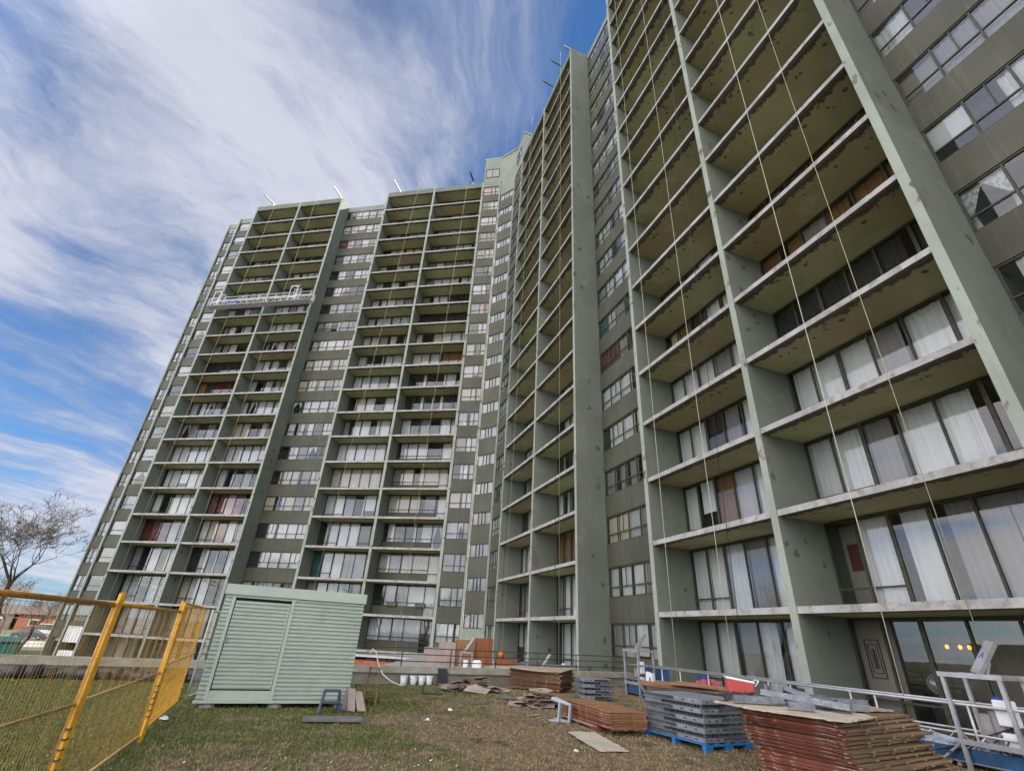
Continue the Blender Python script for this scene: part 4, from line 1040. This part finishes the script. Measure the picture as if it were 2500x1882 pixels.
b=MB(); b.box(-.06,.06,-.17,.17,0,.36); b.build('body','white_plastic',bx,bevel=.012)
b=MB(); b.box(-.066,-.061,-.13,-.03,.08,.24); b.build('grille','stone',bx)
b=MB(); b.tube([(0,.12,.36),(0,.1,.52),(0,-.05,.52),(0,-.08,.36)],.012,5); b.build('handle','cable_black',bx,smooth=True)
# tarps bundled on the stage
tag(blobm(.30,.85,.46,11,amp=.5).build('tarp','blue_tarp',None,WS@T(.42,13.6,.16)),'crumpled dark blue tarp bundled on the ground stage left of the cooler','tarp','tarps on the ground stage')
tag(blobm(.24,.42,.34,12,amp=.5).build('tarp','red_tarp',None,WS@T(.22,13.35,.32)),'faded red cloth bundle on top of the blue tarp','tarp','tarps on the ground stage')
tag(blobm(.30,.8,.36,13,amp=.5).build('tarp','blue_tarp',None,WS@T(.4,10.7,.16)),'second dark blue tarp, behind the tallest panel stack','tarp','tarps on the ground stage')
simple('clear_plastic',(.30,.36,.42),.3,.3,6)
tag(blobm(.32,1.6,.22,14,amp=.5).build('plastic_sheeting','clear_plastic',None,WS@T(.4,8.2,.16)),'milky plastic sheeting piled on the ground stage near the right stirrup','plastic sheeting')
# black cable coil and yellow tool on the back of the tallest stack
b=MB(); cpt=Vector(GP(.15,1.62,.0))
b.tube([tuple(cpt+Vector((.24*math.cos(a*.5)*(1+.1*math.sin(a)),.12*math.sin(a*.5),.09+.07*math.sin(a*1.7)))) for a in range(60)],.011,5)
tag(b.build('cable_coil','cable_black',smooth=True),'loose coil of black cable at the back left of the tallest stack','cable')
ctx=Vector(GP(.42,1.60,.03)); b=MB(); b.bar(tuple(ctx),tuple(ctx+Vector((.22,.03,.05))),.05); b.bar(tuple(ctx+Vector((.2,.03,.04))),tuple(ctx+Vector((.26,.05,-.02))),.045); tag(b.build('yellow_tool','yellow_paint',bevel=.01),'small yellow hand tool beside the black cable coil','tool')
# upper left stage
WSL=wing(79,39.7)
up=platform(WSL,32.1,45.6,35.0,'silver aluminium swing stage hanging across the upper left wing',(34.4,44.6),w=.8,h=1.1,hh=2.3,blue=False,zig=True)
b=MB(); b.box(.2,.6,41.9,43.6,35.05,35.75); tag(b.build('tarp','blue_tarp',None,WSL),'blue tarpaulin bundle on the hanging stage high on the left wing','tarp')
# the two half seen stirrups on the terrace
def jib(Wm,label):
    t=thing('hoist_stirrup',label,'hoist stirrup',Wm,'hoist stirrups standing on the terrace')
    b=MB()
    for x in (-.25,.25):
        for y in (-.2,.2): b.box(x-.025,x+.025,y-.025,y+.025,0,1.15)
        b.box(x-.028,x+.028,-.23,.23,1.152,1.22)
    b.box(-.22,.22,-.225,-.175,1.155,1.215); b.box(-.22,.22,.175,.225,1.155,1.215); b.build('frame','alu_dull',t)
    b=MB(); b.bar((-.1,0,1.22),(.28,-.05,1.78),.13,.09); b.build('arm','alu',t)
    b=MB(); b.tube([(0,0,.45),(0,0,.9)],.12,10); b.build('motor','white_plastic',t)
jib(T(-1.35,24.6,-.28,0),'grey hoist stirrup with a raised arm in front of the plywood fence')
jib(T(2.0,23.6,-.72,0),'hoist stirrup with a slanted arm behind the dark brown stack')
# odds and ends on the terrace
board('plywood_sheet','pale plank pile on the terrace left of the dark brown stack','plywood sheet',[(-.6,24.6,.42),(1.3,23.9,.50),(1.6,25.2,.46),(-.2,26.0,.40)],.10,'scrap_grey')
channel('steel_beam','long grey steel beam lying slanted on the terrace behind the dark brown stack',(.7,22.9,.56),(1.9,23.2,.78),.14,group='steel beams on the terrace')
channel('steel_beam','short grey steel beam lying level on the terrace near the orange bucket',(2.0,22.6,.62),(3.3,22.5,.64),.14,group='steel beams on the terrace')
bk=thing('bucket','orange bucket standing on brick coloured boards on the terrace','bucket',T(.25,30.2,.55))
b=MB(); b.tube([(0,0,0),(0,0,.36)],[.15,.19],14); b.build('body','orange_plastic',bk,smooth=True)
board('board_pile','rusty red boards stacked under the orange bucket','boards',[(-.1,29.6,.54),(1.1,29.3,.54),(1.3,30.6,.54),(0,30.8,.54)],.45,'plywood_rust')
b=MB(); b.box(-.1,.1,-.1,.1,0,.9); tag(b.build('white_post','white_plastic',None,T(2.75,22.7,.09,0,s=.75),bevel=.02),'short white post on the terrace right of the stirrups','post')
b=MB(); b.box(-.2,.2,-.15,.15,0,.55); tag(b.build('white_container','white_plastic',None,T(-.85,24.4,.09,0),bevel=.05),'white plastic container on the terrace beside the grey stirrup','container')
# plywood hoarding at the corner
HB=(( -7.55,-4.35,-.62,-.26,'plywood_pink','pale pink plywood hoarding panel, widest and farthest left',29.6),(-4.33,-2.42,-.22,-.20,'plywood_brown','streaked brown plywood hoarding panel in the middle',29.9),(-2.40,-.45,-.12,-.10,'plywood_rust','rusty red plywood hoarding panel farthest right',30.2))
for a0,a1,zl,zr,m_,lb,D_ in HB:
    p=(D_*math.sin(R_(a0)),D_*math.cos(R_(a0)));q=(D_*math.sin(R_(a1)),D_*math.cos(R_(a1)))
    zt=1.22 if m_=='plywood_pink' else (1.36 if m_=='plywood_brown' else 1.47)
    L_=math.hypot(q[0]-p[0],q[1]-p[1]); aa=math.degrees(math.atan2(q[1]-p[1],q[0]-p[0]))
    b=MB()
    if m_=='plywood_pink': b.box(0,.75,0,.02,-.6,.92); b.box(.752,L_,0,.02,-.6,zt)
    else: b.box(0,L_,0,.02,-.2,zt)
    tag(b.build('hoarding_panel',m_,None,T(p[0],p[1],0,aa)),lb,'plywood panel','plywood hoarding panels at the corner')
# ramp edge and barriers below block two (seen over the wall)
simple('red_net',(.42,.10,.06),.7,.2,2); simple('orange_net',(.6,.24,.03),.7,.15,2)
b=MB(); b.box(-.35,0.0,13.4,26.6,-.10,.16); b.build('ledge','concrete',tower,WL)
b=MB(); b.box(-.2,-.05,14.0,26.4,-.34,-.12); b.build('ledge_face','white_panel',tower,WL)
b=MB(); b.box(-.9,-.86,13.0,24,-1.7,-.55); tag(b.build('barrier','red_net',None,WL),'red barrier sheeting at the foot of the left wing','barrier','coloured barriers at the left wing')
b=MB(); b.box(-1.3,-1.26,20.5,25.5,-1.7,-.62); tag(b.build('barrier','orange_net',None,WL),'orange barrier sheeting beside the red one, next to the shed','barrier','coloured barriers at the left wing')
# lower left white guard panels
b=MB()
b.box(DEP-.02,DEP+.02,46.12,49.78,-.85,.50); b.box(DEP-.02,DEP+.02,46.12,49.78,-2.4,-1.5); b.box(DEP+1.27,DEP+1.295,50.1,52.1,-.85,.50); b.build('guard_panel','white_panel',tower,WL)
for a,c in ((LP[1],LP[0]-.25),(LP[2],LP[1]-.25)):
    b=MB(); b.box(.04,.08,a,c,F(-1)-.2,F(-1)+.62); b.build('guard_panel','white_panel',tower,WL)
lowd=[(LP[2],LP[1]-.25)]
# ground slab skirt of the right wing
b=MB(); b.box(.025,.12,RP[5],RP[3]-.25,-.3,F(0)+.02); b.build('skirting','coping',tower,WR)
# things seen in the ground floor flat
lw=WR@T(DEP+.345,9.75,0)
b=MB()
for e,k in ((.0,.022),(.09,.014)):
    ya,yb,za,zb=10.30+e*.8,10.72-e*.8,1.12+e*1.3,2.04-e*1.3
    b.box(DEP+.185,DEP+.2,ya,ya+k,za,zb); b.box(DEP+.185,DEP+.2,yb-k,yb,za,zb); b.box(DEP+.186,DEP+.199,ya,yb,za,za+k); b.box(DEP+.186,DEP+.199,ya,yb,zb-k,zb)
b.box(DEP+.186,DEP+.199,10.49,10.53,1.34,1.82); b.box(DEP+.186,DEP+.199,10.445,10.458,1.34,1.80); b.box(DEP+.186,DEP+.199,10.563,10.576,1.34,1.80)
o=b.build('wall_ornament','frame_dark',None,WR,recalc=False); tag(o,'black wrought iron rectangular ornament on the beige wall inside the ground floor flat','ornament')
def lampm(n): return n.node('ShaderNodeEmission',ins={'Color':(1,.27,.035,1),'Strength':.9}).outputs[0]
mat('lamp_glow',lampm)
la=thing('ceiling_lamp','lit three-bulb amber lamp inside the ground floor flat','lamp',WR@T(DEP+1.7,9.3,1.97))
b=MB(); b.tube([(0,0,.45),(0,0,.05)],.012,6); b.tube([(0,-.3,.05),(0,.3,.05)],.012,6); b.build('stem','frame_dark',la,WR@T(DEP+1.7,9.3,1.97))
for dy in (-.26,-.05,.26):
    b=MB(); b.tube([(0,dy,.04),(0,dy,.0),(0,dy,-.06)],[.02,.045,.03],10); b.build('bulb','lamp_glow',la,WR@T(DEP+1.7,9.3,1.97),smooth=True)
fn=thing('pedestal_fan','white pedestal fan behind the ground floor window','fan',WR@T(DEP+.55,9.36,F(0)))
b=MB(); b.tube([(0,0,0),(0,0,.02)],.18,14); b.tube([(0,0,.02),(0,0,.85)],.018,8); b.build('stand','white_plastic',fn)
b=MB(); cz_=1.0
for rr in (.19,.14,.09): b.tube([(-.05,rr*math.cos(k*math.pi/10),cz_+rr*math.sin(k*math.pi/10)) for k in range(21)],.006,5)
b.build('cage','white_plastic',fn)
b=MB()
for k in range(3):
    a=k*2.094; b.bar((-.03,.02*math.cos(a),cz_+.02*math.sin(a)),(-.04,.15*math.cos(a+.3),cz_+.15*math.sin(a+.3)),.08,.006,up=(1,0,0))
b.build('blade','white_plastic',fn)
# framed picture and small items inside the flat one floor up
b=MB(); b.box(DEP+.55,DEP+.58,10.35,10.75,3.85,4.6); tag(b.build('picture','curtain_maroon' if False else MAT['curtain_maroon'],None,WR),'dark red framed picture on the wall of the first floor flat','picture')
b=MB(); b.box(DEP+.59,DEP+.65,9.9,10.9,F(1)+.0,F(1)+2.4); b.build('partition','interior_beige',tower,WR)
# blue and yellow sign in the strip window
sg=thing('window_sign','small blue and yellow paper sign in the window of the middle strip','sign',WR@T(DEP+.1,0,0))
ys_=18.35; zs=F(2)+1.45
b=MB(); b.box(DEP+.105,DEP+.11,ys_-.22,ys_+.22,zs,zs+.22); b.build('upper_half','logo_blue' ,sg,WR)
simple('sign_yellow',(.72,.62,.12),.6,.05,4)
b=MB(); b.box(DEP+.105,DEP+.11,ys_-.22,ys_+.22,zs-.24,zs-.002); b.build('lower_half','sign_yellow',sg,WR)
b=MB(); yy=ys_+.17; px_=None
for k in range(24):
    q=(DEP+.1,yy-k*.0145,zs+.14+.045*math.sin(k*1.35)+(.03 if k in(2,14) else 0)); 
    if px_: b.bar(px_,q,.012,.006)
    px_=q
b.build('lettering','white_plastic',sg,WR)

# ---------------------------------------------------------------- ropes and roof outriggers
def rope(label,Wm,p,q,m,r=.011,sag=0,n=2,group='suspension ropes hanging from the roof'):
    b=MB(); P_=Vector(p);Q_=Vector(q); pts=[]
    for i in range(n+1):
        a=P_.lerp(Q_,i/n); a=a+Vector((0,sag*math.sin(math.pi*i/n),0)); pts.append(tuple(a))
    b.tube(pts,r,5); tag(b.build('rope',m,None,Wm,smooth=True),label,'rope',group)
TOP=ROOF+.5
rope('bright white rope in front of the nearest balconies, left of two',WR,(-.7,7.9,TOP),(-1.3,7.72,.9),'rope_white',.010,-.12,14)
rope('thin pale rope reaching the arm of the right stirrup',WR,(-.7,5.95,TOP),(-1.45,6.02,1.85),'rope_yellow',.008,.05,8)
rope('pale rope hanging before the balcony column right of the middle strip',WR,(-.7,12.63,TOP),(-.95,12.62,.7),'rope_white',.009,-.08,12)
rope('pale rope nearest to the middle window strip',WR,(-.7,15.35,TOP),(-.9,15.22,.4),'rope_white',.009,-.05,12)
rope('dark slanting cable between the two pale ropes of that column',WR,(-.7,10.2,TOP),(-.95,12.2,.7),'cable_black',.010,0,2)
rope('yellowish rope before the farther balconies of the right wing, far left',WR,(-.7,32.1,TOP),(-.7,33.0,.0),'rope_yellow',.012)
rope('dark cable close beside the yellowish rope of the farther balconies',WR,(-.7,32.4,TOP),(-.6,34.0,.0),'cable_black',.012)
rope('grey rope just left of the wide green pier',WR,(-.7,24.75,TOP),(-.7,24.6,.1),'rope_yellow',.012)
rope('dark cable beside the grey rope left of the wide green pier',WR,(-.7,25.2,TOP),(-.7,25.1,.1),'cable_black',.014)
rope('yellowish rope before the first column of the second balcony block, left wing',WL,(-.7,21.8,TOP),(-.7,24.2,.2),'rope_yellow',.016)
rope('yellowish rope before the second column of the second balcony block, left wing',WL,(-.7,15.2,TOP),(-.7,16.0,.2),'rope_yellow',.016)
rope('yellowish rope before the outer balcony column of the left wing',WL,(-.7,42.5,TOP),(-.7,44.0,.0),'rope_yellow',.017)
rope('yellowish rope before the inner balcony column at the end of the left wing',WL,(-.7,36.4,TOP),(-.7,37.2,.0),'rope_yellow',.017)
simple('outrigger_teal',(.04,.20,.20),.5,.1,3)
def outrigger(Wm,y,dy,lb,m,ln=1.5):
    t=thing('outrigger_beam',lb,'roof beam',Wm@T(.3,y,ROOF),'outrigger beams on the roof')
    b=MB(); b.bar((1.6,y-dy,ROOF+.28),(-ln+.3,y+dy,ROOF+.85),.14,.16); b.build('beam',m,t,Wm)
    b=MB(); b.box(.1,.3,y-.15,y+.15,ROOF,ROOF+.5); b.build('support','alu_dull',t,Wm)
    b=MB(); b.tube([(-ln+.4,y+dy,ROOF+.8),(-ln+.4,y+dy,ROOF+.55)],.03,6); b.build('hook','alu_dull',t,Wm)
outrigger(WL,43.9,.5,'silver outrigger beam at the far left end of the roof','alu')
outrigger(WL,33.6,.3,'silver outrigger beam above the wide pier of the left wing','alu')
outrigger(WL,25.0,.3,'silver outrigger beam at the left of the second balcony block','alu')
outrigger(WL,14.7,.2,'dark outrigger beam beside the stair tower','frame_dark')
outrigger(WR,28.2,.0,'teal outrigger beam lowest on the right wing roof line','outrigger_teal')
outrigger(WR,26.0,.0,'teal outrigger beam in the middle on the right wing roof line','outrigger_teal')
outrigger(WR,24.3,.0,'thin pale outrigger beam closest to the wide green pier top','alu',.9)

# ---------------------------------------------------------------- background: trees, cars, houses, road
simple('bark',(.085,.065,.055),.95,.25,3,bump=.6)
simple('twig',(.19,.145,.115),.95,.25,3)
simple('leaf_tan',(.25,.18,.12),.8,.35,1.5); simple('leaf_olive',(.12,.13,.04),.8,.35,1.5); simple('leaf_green',(.045,.07,.022),.8,.35,1.5)
def bare_tree(label,x,y,z,hgt,seed,lean=(0,0),spread=1.0,leaf=None,nleaf=0,group='bare trees at the left',levels=6,cat='tree',trunkh=.28,r0=None,ls=.0045):
    r=random.Random(seed); tb=MB(); cb=MB(); tips=[]
    def grow(p,d_,L,rad,lv):
        rad=max(rad,.0125 if hgt>12 else .006)
        pts=[p]; rs=[rad]; dd=d_.copy(); k=3 if lv<4 else 2
        for i in range(k):
            dd=(dd+Vector((r.gauss(0,.13),r.gauss(0,.13),r.gauss(0,.07)+.05))).normalized(); pts.append(pts[-1]+dd*L/k); rs.append(rad*(1-.38*(i+1)/k))
        (tb if lv<3 else cb).tube(pts,rs,6 if lv<2 else (4 if lv<4 else 3),caps=False)
        if lv>=3: tips.extend(pts)
        if lv>=levels: return
        n=(3 if lv<2 else r.choice((2,3,3))) if lv<levels-1 else 4
        for i in range(n):
            a=r.uniform(0,6.28); sp=r.uniform(.35,.95)*spread
            o=Vector((math.cos(a),math.sin(a),0)); nd=(dd+o*sp+Vector((0,0,.12 if lv<3 else -.02))).normalized()
            q=pts[-1] if i<2 else pts[-1].lerp(pts[-2],r.random()*.8)
            grow(q,nd,L*r.uniform(.62,.84),rs[-1]*r.uniform(.62,.8),lv+1)
    L0_=hgt*trunkh; grow(Vector((0,0,0)),Vector((lean[0],lean[1],1)).normalized(),L0_,r0 or hgt*.032,0)
    t=thing('bare_tree',label,cat,T(x,y,z),group)
    tb.build('trunk','bark',t,recalc=False); cb.build('crown','twig',t,recalc=False)
    if leaf and tips:
        n=nleaf; V=np.zeros((n,3,3)); rg=np.random.default_rng(seed); tp=np.array([tuple(p) for p in tips]); idx=rg.integers(0,len(tp),n); c=tp[idx]+rg.normal(0,hgt*.013,(n,3)); s=hgt*ls
        for k in range(3): V[:,k]=c+rg.normal(0,s,(n,3))
        o=fastmesh('foliage',V,leaf); o.parent=t; o.matrix_parent_inverse=Matrix.Identity(4); o.matrix_basis=Matrix.Identity(4)
    return t
def az_(a,D): return D*math.sin(R_(a)),D*math.cos(R_(a))
x,y=az_(-41.9,50); bare_tree('large bare tree with spreading limbs beyond the retaining wall, left',x,y,-2.4,15.0,5,lean=(.14,.10),spread=1.3,leaf='leaf_tan',nleaf=3500,trunkh=.23,r0=.36,levels=7,ls=.0022)
x,y=az_(-40.6,72); bare_tree('smaller tan leafed tree just left of the tower',x,y,-2.4,6.5,8,spread=1.0,levels=6)
x,y=az_(-43.2,80); bare_tree('bushy tan tree behind the large bare tree, far left',x,y,-2.4,9,12,spread=1.0,leaf='leaf_tan',nleaf=3000,levels=5)
x,y=az_(-42.0,120); bare_tree('yellowish tree across the road behind the blue car',x,y,-2.4,9,15,leaf='leaf_tan',nleaf=3000,levels=5)
x,y=az_(-39.6,150); bare_tree('olive tree beside the brick house across the road',x,y,-2.4,9,18,leaf='leaf_olive',nleaf=3000,levels=5)
x,y=az_(-45,140); bare_tree('green leafed tree far left beyond the road',x,y,-2.4,11,21,leaf='leaf_olive',nleaf=3500,levels=5)
# trees behind the viewer (only seen mirrored in the windows)
rr=random.Random(4)
src=bare_tree('full green tree in the row behind the viewer, mirrored in the windows',-38,-30,-2.4,11,31,leaf='leaf_green',nleaf=7000,levels=5,group='trees behind the viewer')
for i in range(17):
    a=158+i*7.3+rr.uniform(-3,3); D_=55+rr.uniform(0,25); x,y=az_(a,D_)
    copy_tree(src,T(x,y,-2.4,rr.uniform(0,360),s=rr.uniform(1.1,1.6)))
# road, pavement, grass verge
c=Vector(az_(-41,97)+(0,)); b=MB(); ra=math.degrees(math.atan2(c.y,c.x))-90
Wd_=T(c.x,c.y,-2.39,ra)
b=MB(); b.poly([(-90,-5,0),(18,-5,0),(18,4,0),(-90,4,0)]); kind(b.build('road','road',None,Wd_),'structure')
simple('pavement',(.42,.40,.36),.9,.1,.7)
b=MB(); b.box(-90,18,-7.5,-5.02,-.1,.10); kind(b.build('pavement','pavement',None,Wd_),'structure')
b=MB(); b.box(-90,18,4.02,6.5,-.1,.10); kind(b.build('pavement','pavement',None,Wd_),'structure')
# cars
simple('car_navy',(.02,.025,.07),.25,.05,2,spec=.6); simple('car_white',(.75,.75,.76),.3,.03,2); simple('car_glass',(.03,.035,.04),.1,.1,2,spec=.8); simple('tyre',(.02,.02,.02),.9,.1,2)
simple('head_lamp',(.7,.7,.72),.2,.05,2)
def car(label,world,paint,van=False):
    t=thing('parked_car',label,'car',world,'vehicles across the road')
    L=4.6; hb=.80 if not van else 1.0; ht=1.45 if not van else 1.95
    prof=[(-2.3,.35),(-2.3,.72),(-2.15,hb),(2.1,hb),(2.28,.68),(2.3,.35)] if van else [(-2.3,.35),(-2.28,.8),(-1.9,.9),(-1.4,.93),(1.0,.93),(2.0,.80),(2.28,.62),(2.3,.35)]
    def ext(b,pf,w0,w1=None,m=0):
        w1=w1 or w0; zs_=[p[1] for p in pf]; zl,zh=min(zs_),max(zs_); i=len(b.v); n=len(pf)
        for s in (-1,1):
            for x_,z_ in pf: w=w0+(w1-w0)*(z_-zl)/(zh-zl); b.v.append((x_,s*w,z_))
        b.f.append(tuple(i+k for k in range(n))); b.f.append(tuple(i+n+k for k in reversed(range(n)))); b.m+=[m,m]
        for k in range(n): b.f.append((i+k,i+(k+1)%n,i+n+(k+1)%n,i+n+k)); b.m.append(m)
    b=MB(); ext(b,prof,.88,.84); body=b.build('body',paint,t,bevel=.04)
    cab=[(-2.2,hb),(-2.05,ht-.1),(-1.9,ht),(.9,ht),(1.5,hb)] if van else [(-1.75,.93),(-1.1,1.42),(.1,1.45),(1.0,.93)]
    b=MB(); ext(b,cab,.82,.66 if not van else .76); b.build('cabin','car_glass',t,bevel=.02)
    rf=[(-2.06,ht-.08),(-1.9,ht+.02),(.95,ht+.02),(1.0,ht-.08)] if van else [(-1.15,1.4),(-1.0,1.46),(.1,1.47),(.2,1.4)]
    b=MB(); ext(b,rf,.78 if van else .68); b.build('roof',paint,t)
    for sx in (-1.4,1.42):
        for sy in (-.8,.8):
            b=MB(); b.tube([(sx,sy-.1,.32),(sx,sy+.1,.32)],.32,16); wh=b.build('wheel','tyre',t); b=MB(); b.tube([(sx,sy-.11,.32),(sx,sy+.11,.32)],.18,12); b.build('rim','alu',wh)
    for sy in (-.62,.62):
        b=MB(); b.box(2.27,2.32,sy-.16,sy+.16,.6,.72); b.build('headlight','head_lamp',t)
    return t
x,y=az_(-40.1,112); car('dark blue saloon car parked across the road','' or T(x,y,-2.38,15),'car_navy')
x,y=az_(-38.9,128); car('white van parked across the road next to the tower',T(x,y,-2.38,20),'car_white',True)
x,y=az_(-38.0,136); car('white sport utility car partly behind the white van',T(x,y,-2.38,40),'car_white',True)
# houses
simple('brick',(.22,.09,.06),.9,.2,3); simple('shingle',(.10,.085,.08),.9,.2,3)
def house(label,world,L,Wd,h,wall):
    t=thing('house',label,'house',world,'low houses across the road')
    b=MB(); b.box(-L/2,L/2,-Wd/2,Wd/2,0,h); b.build('wall',wall,t)
    b=MB(); e=.5; b.hexa([(-L/2-e,-Wd/2-e,h+.01),(L/2+e,-Wd/2-e,h+.01),(L/2+e,Wd/2+e,h+.01),(-L/2-e,Wd/2+e,h+.01),(-L/2+2,-.05,h+2),(L/2-2,-.05,h+2),(L/2-2,.05,h+2),(-L/2+2,.05,h+2)]); b.build('roof','shingle',t)
    for x in (-L*.3,0,L*.3):
        b=MB(); b.box(x-.8,x+.8,-Wd/2-.03,-Wd/2+.02,1,2.2); w_=b.build('window','white_panel',t); b=MB(); b.box(x-.7,x+.7,-Wd/2-.05,-Wd/2-.031,1.1,2.1); b.build('pane','car_glass',w_)
    b=MB(); b.box(L*.15-.5,L*.15+.5,-Wd/2-.04,-Wd/2+.02,0,2.1); b.build('door','white_door',t)
x,y=az_(-38.9,165); house('low red brick house seen just left of the tower',T(x,y,-2.4,42),14,9,3.2,'brick')
x,y=az_(-41.4,175); house('long brick bungalow behind the blue car',T(x,y,-2.4,50),20,9,3.0,'brick')
x,y=az_(-44.5,170); house('pale bungalow at the far left across the road',T(x,y,-2.4,50),16,9,3.0,'pavement')
# light pole, teal bin
x,y=az_(-38.85,78); lp_=thing('light_pole','thin white pole on the verge between the van and the fence','pole',T(x,y,-2.4))
b=MB(); b.tube([(0,0,0),(.25,0,5.6)],[.09,.06],8); b.build('pole','white_panel',lp_)
b=MB(); b.bar((.25,0,5.6),(.6,-.5,5.7),.12,.06); b.build('lamp_head','alu_dull',lp_)
x,y=az_(-42.0,42); tb_=thing('waste_bin','teal metal waste bin beyond the wall at the left edge','bin',T(x,y,-2.4,40))
b=MB(); b.hexa([(-1,-.7,.1),(1,-.7,.1),(1,.7,.1),(-1,.7,.1),(-1.1,-.8,2.3),(1.1,-.8,2.3),(1.1,.8,2.6),(-1.1,.8,2.6)]); b.build('body','teal_paint',tb_,bevel=.03)
b=MB(); b.box(-1.13,1.13,-.84,-.3,2.32,2.4); b.build('lid','black_plastic',tb_)

# a few things standing on balconies
p=WL@Vector((1.5,25.9,F(1)+.0)); t=thing('planter','small red planter on a low balcony of the left wing','planter',T(p.x,p.y,p.z,10))
b=MB(); b.hexa([(-.22,-.1,0),(.22,-.1,0),(.22,.1,0),(-.22,.1,0),(-.26,-.13,.24),(.26,-.13,.24),(.26,.13,.24),(-.26,.13,.24)]); b.build('pot','red_net',t)
b=MB()
for i in range(30): b.bar((rnd.uniform(-.2,.2),rnd.uniform(-.08,.08),.22),(rnd.uniform(-.3,.3),rnd.uniform(-.15,.15),rnd.uniform(.35,.6)),.02,w2=.004)
b.build('leaves','leaf_green',t)
p=WR@Vector((.55,24.75,F(1))); tag(blobm(.35,.3,.5,21,amp=.4).build('plastic_bag','clear_plastic',None,T(p.x,p.y,p.z,0)),'grey plastic bag on the lowest balcony beside the wide green pier','plastic bag')
p=WR@Vector((.5,31.6,F(1))); b=MB(); b.tube([(0,0,0),(0,0,.36)],[.14,.17],14); tag(b.build('bucket','stone',None,T(p.x,p.y,p.z)),'small grey bucket on the lowest balcony at the far end of the right wing','bucket')
for y,lb in ((17.9,'grey air conditioner set in the low window, left of the pair'),(15.3,'grey air conditioner set in the low window, right of the pair')):
    b=MB(); b.box(DEP-.22,DEP+.1,y-.42,y+.42,F(1)+.74,F(1)+1.02); 
    for k in range(7): b.box(DEP-.225,DEP-.22,y-.38,y+.38,F(1)+.765+k*.036,F(1)+.78+k*.036,1)
    tag(b.build('air_conditioner',['stone','frame_dark'],None,WL),lb,'air conditioner','air conditioners in the low windows')
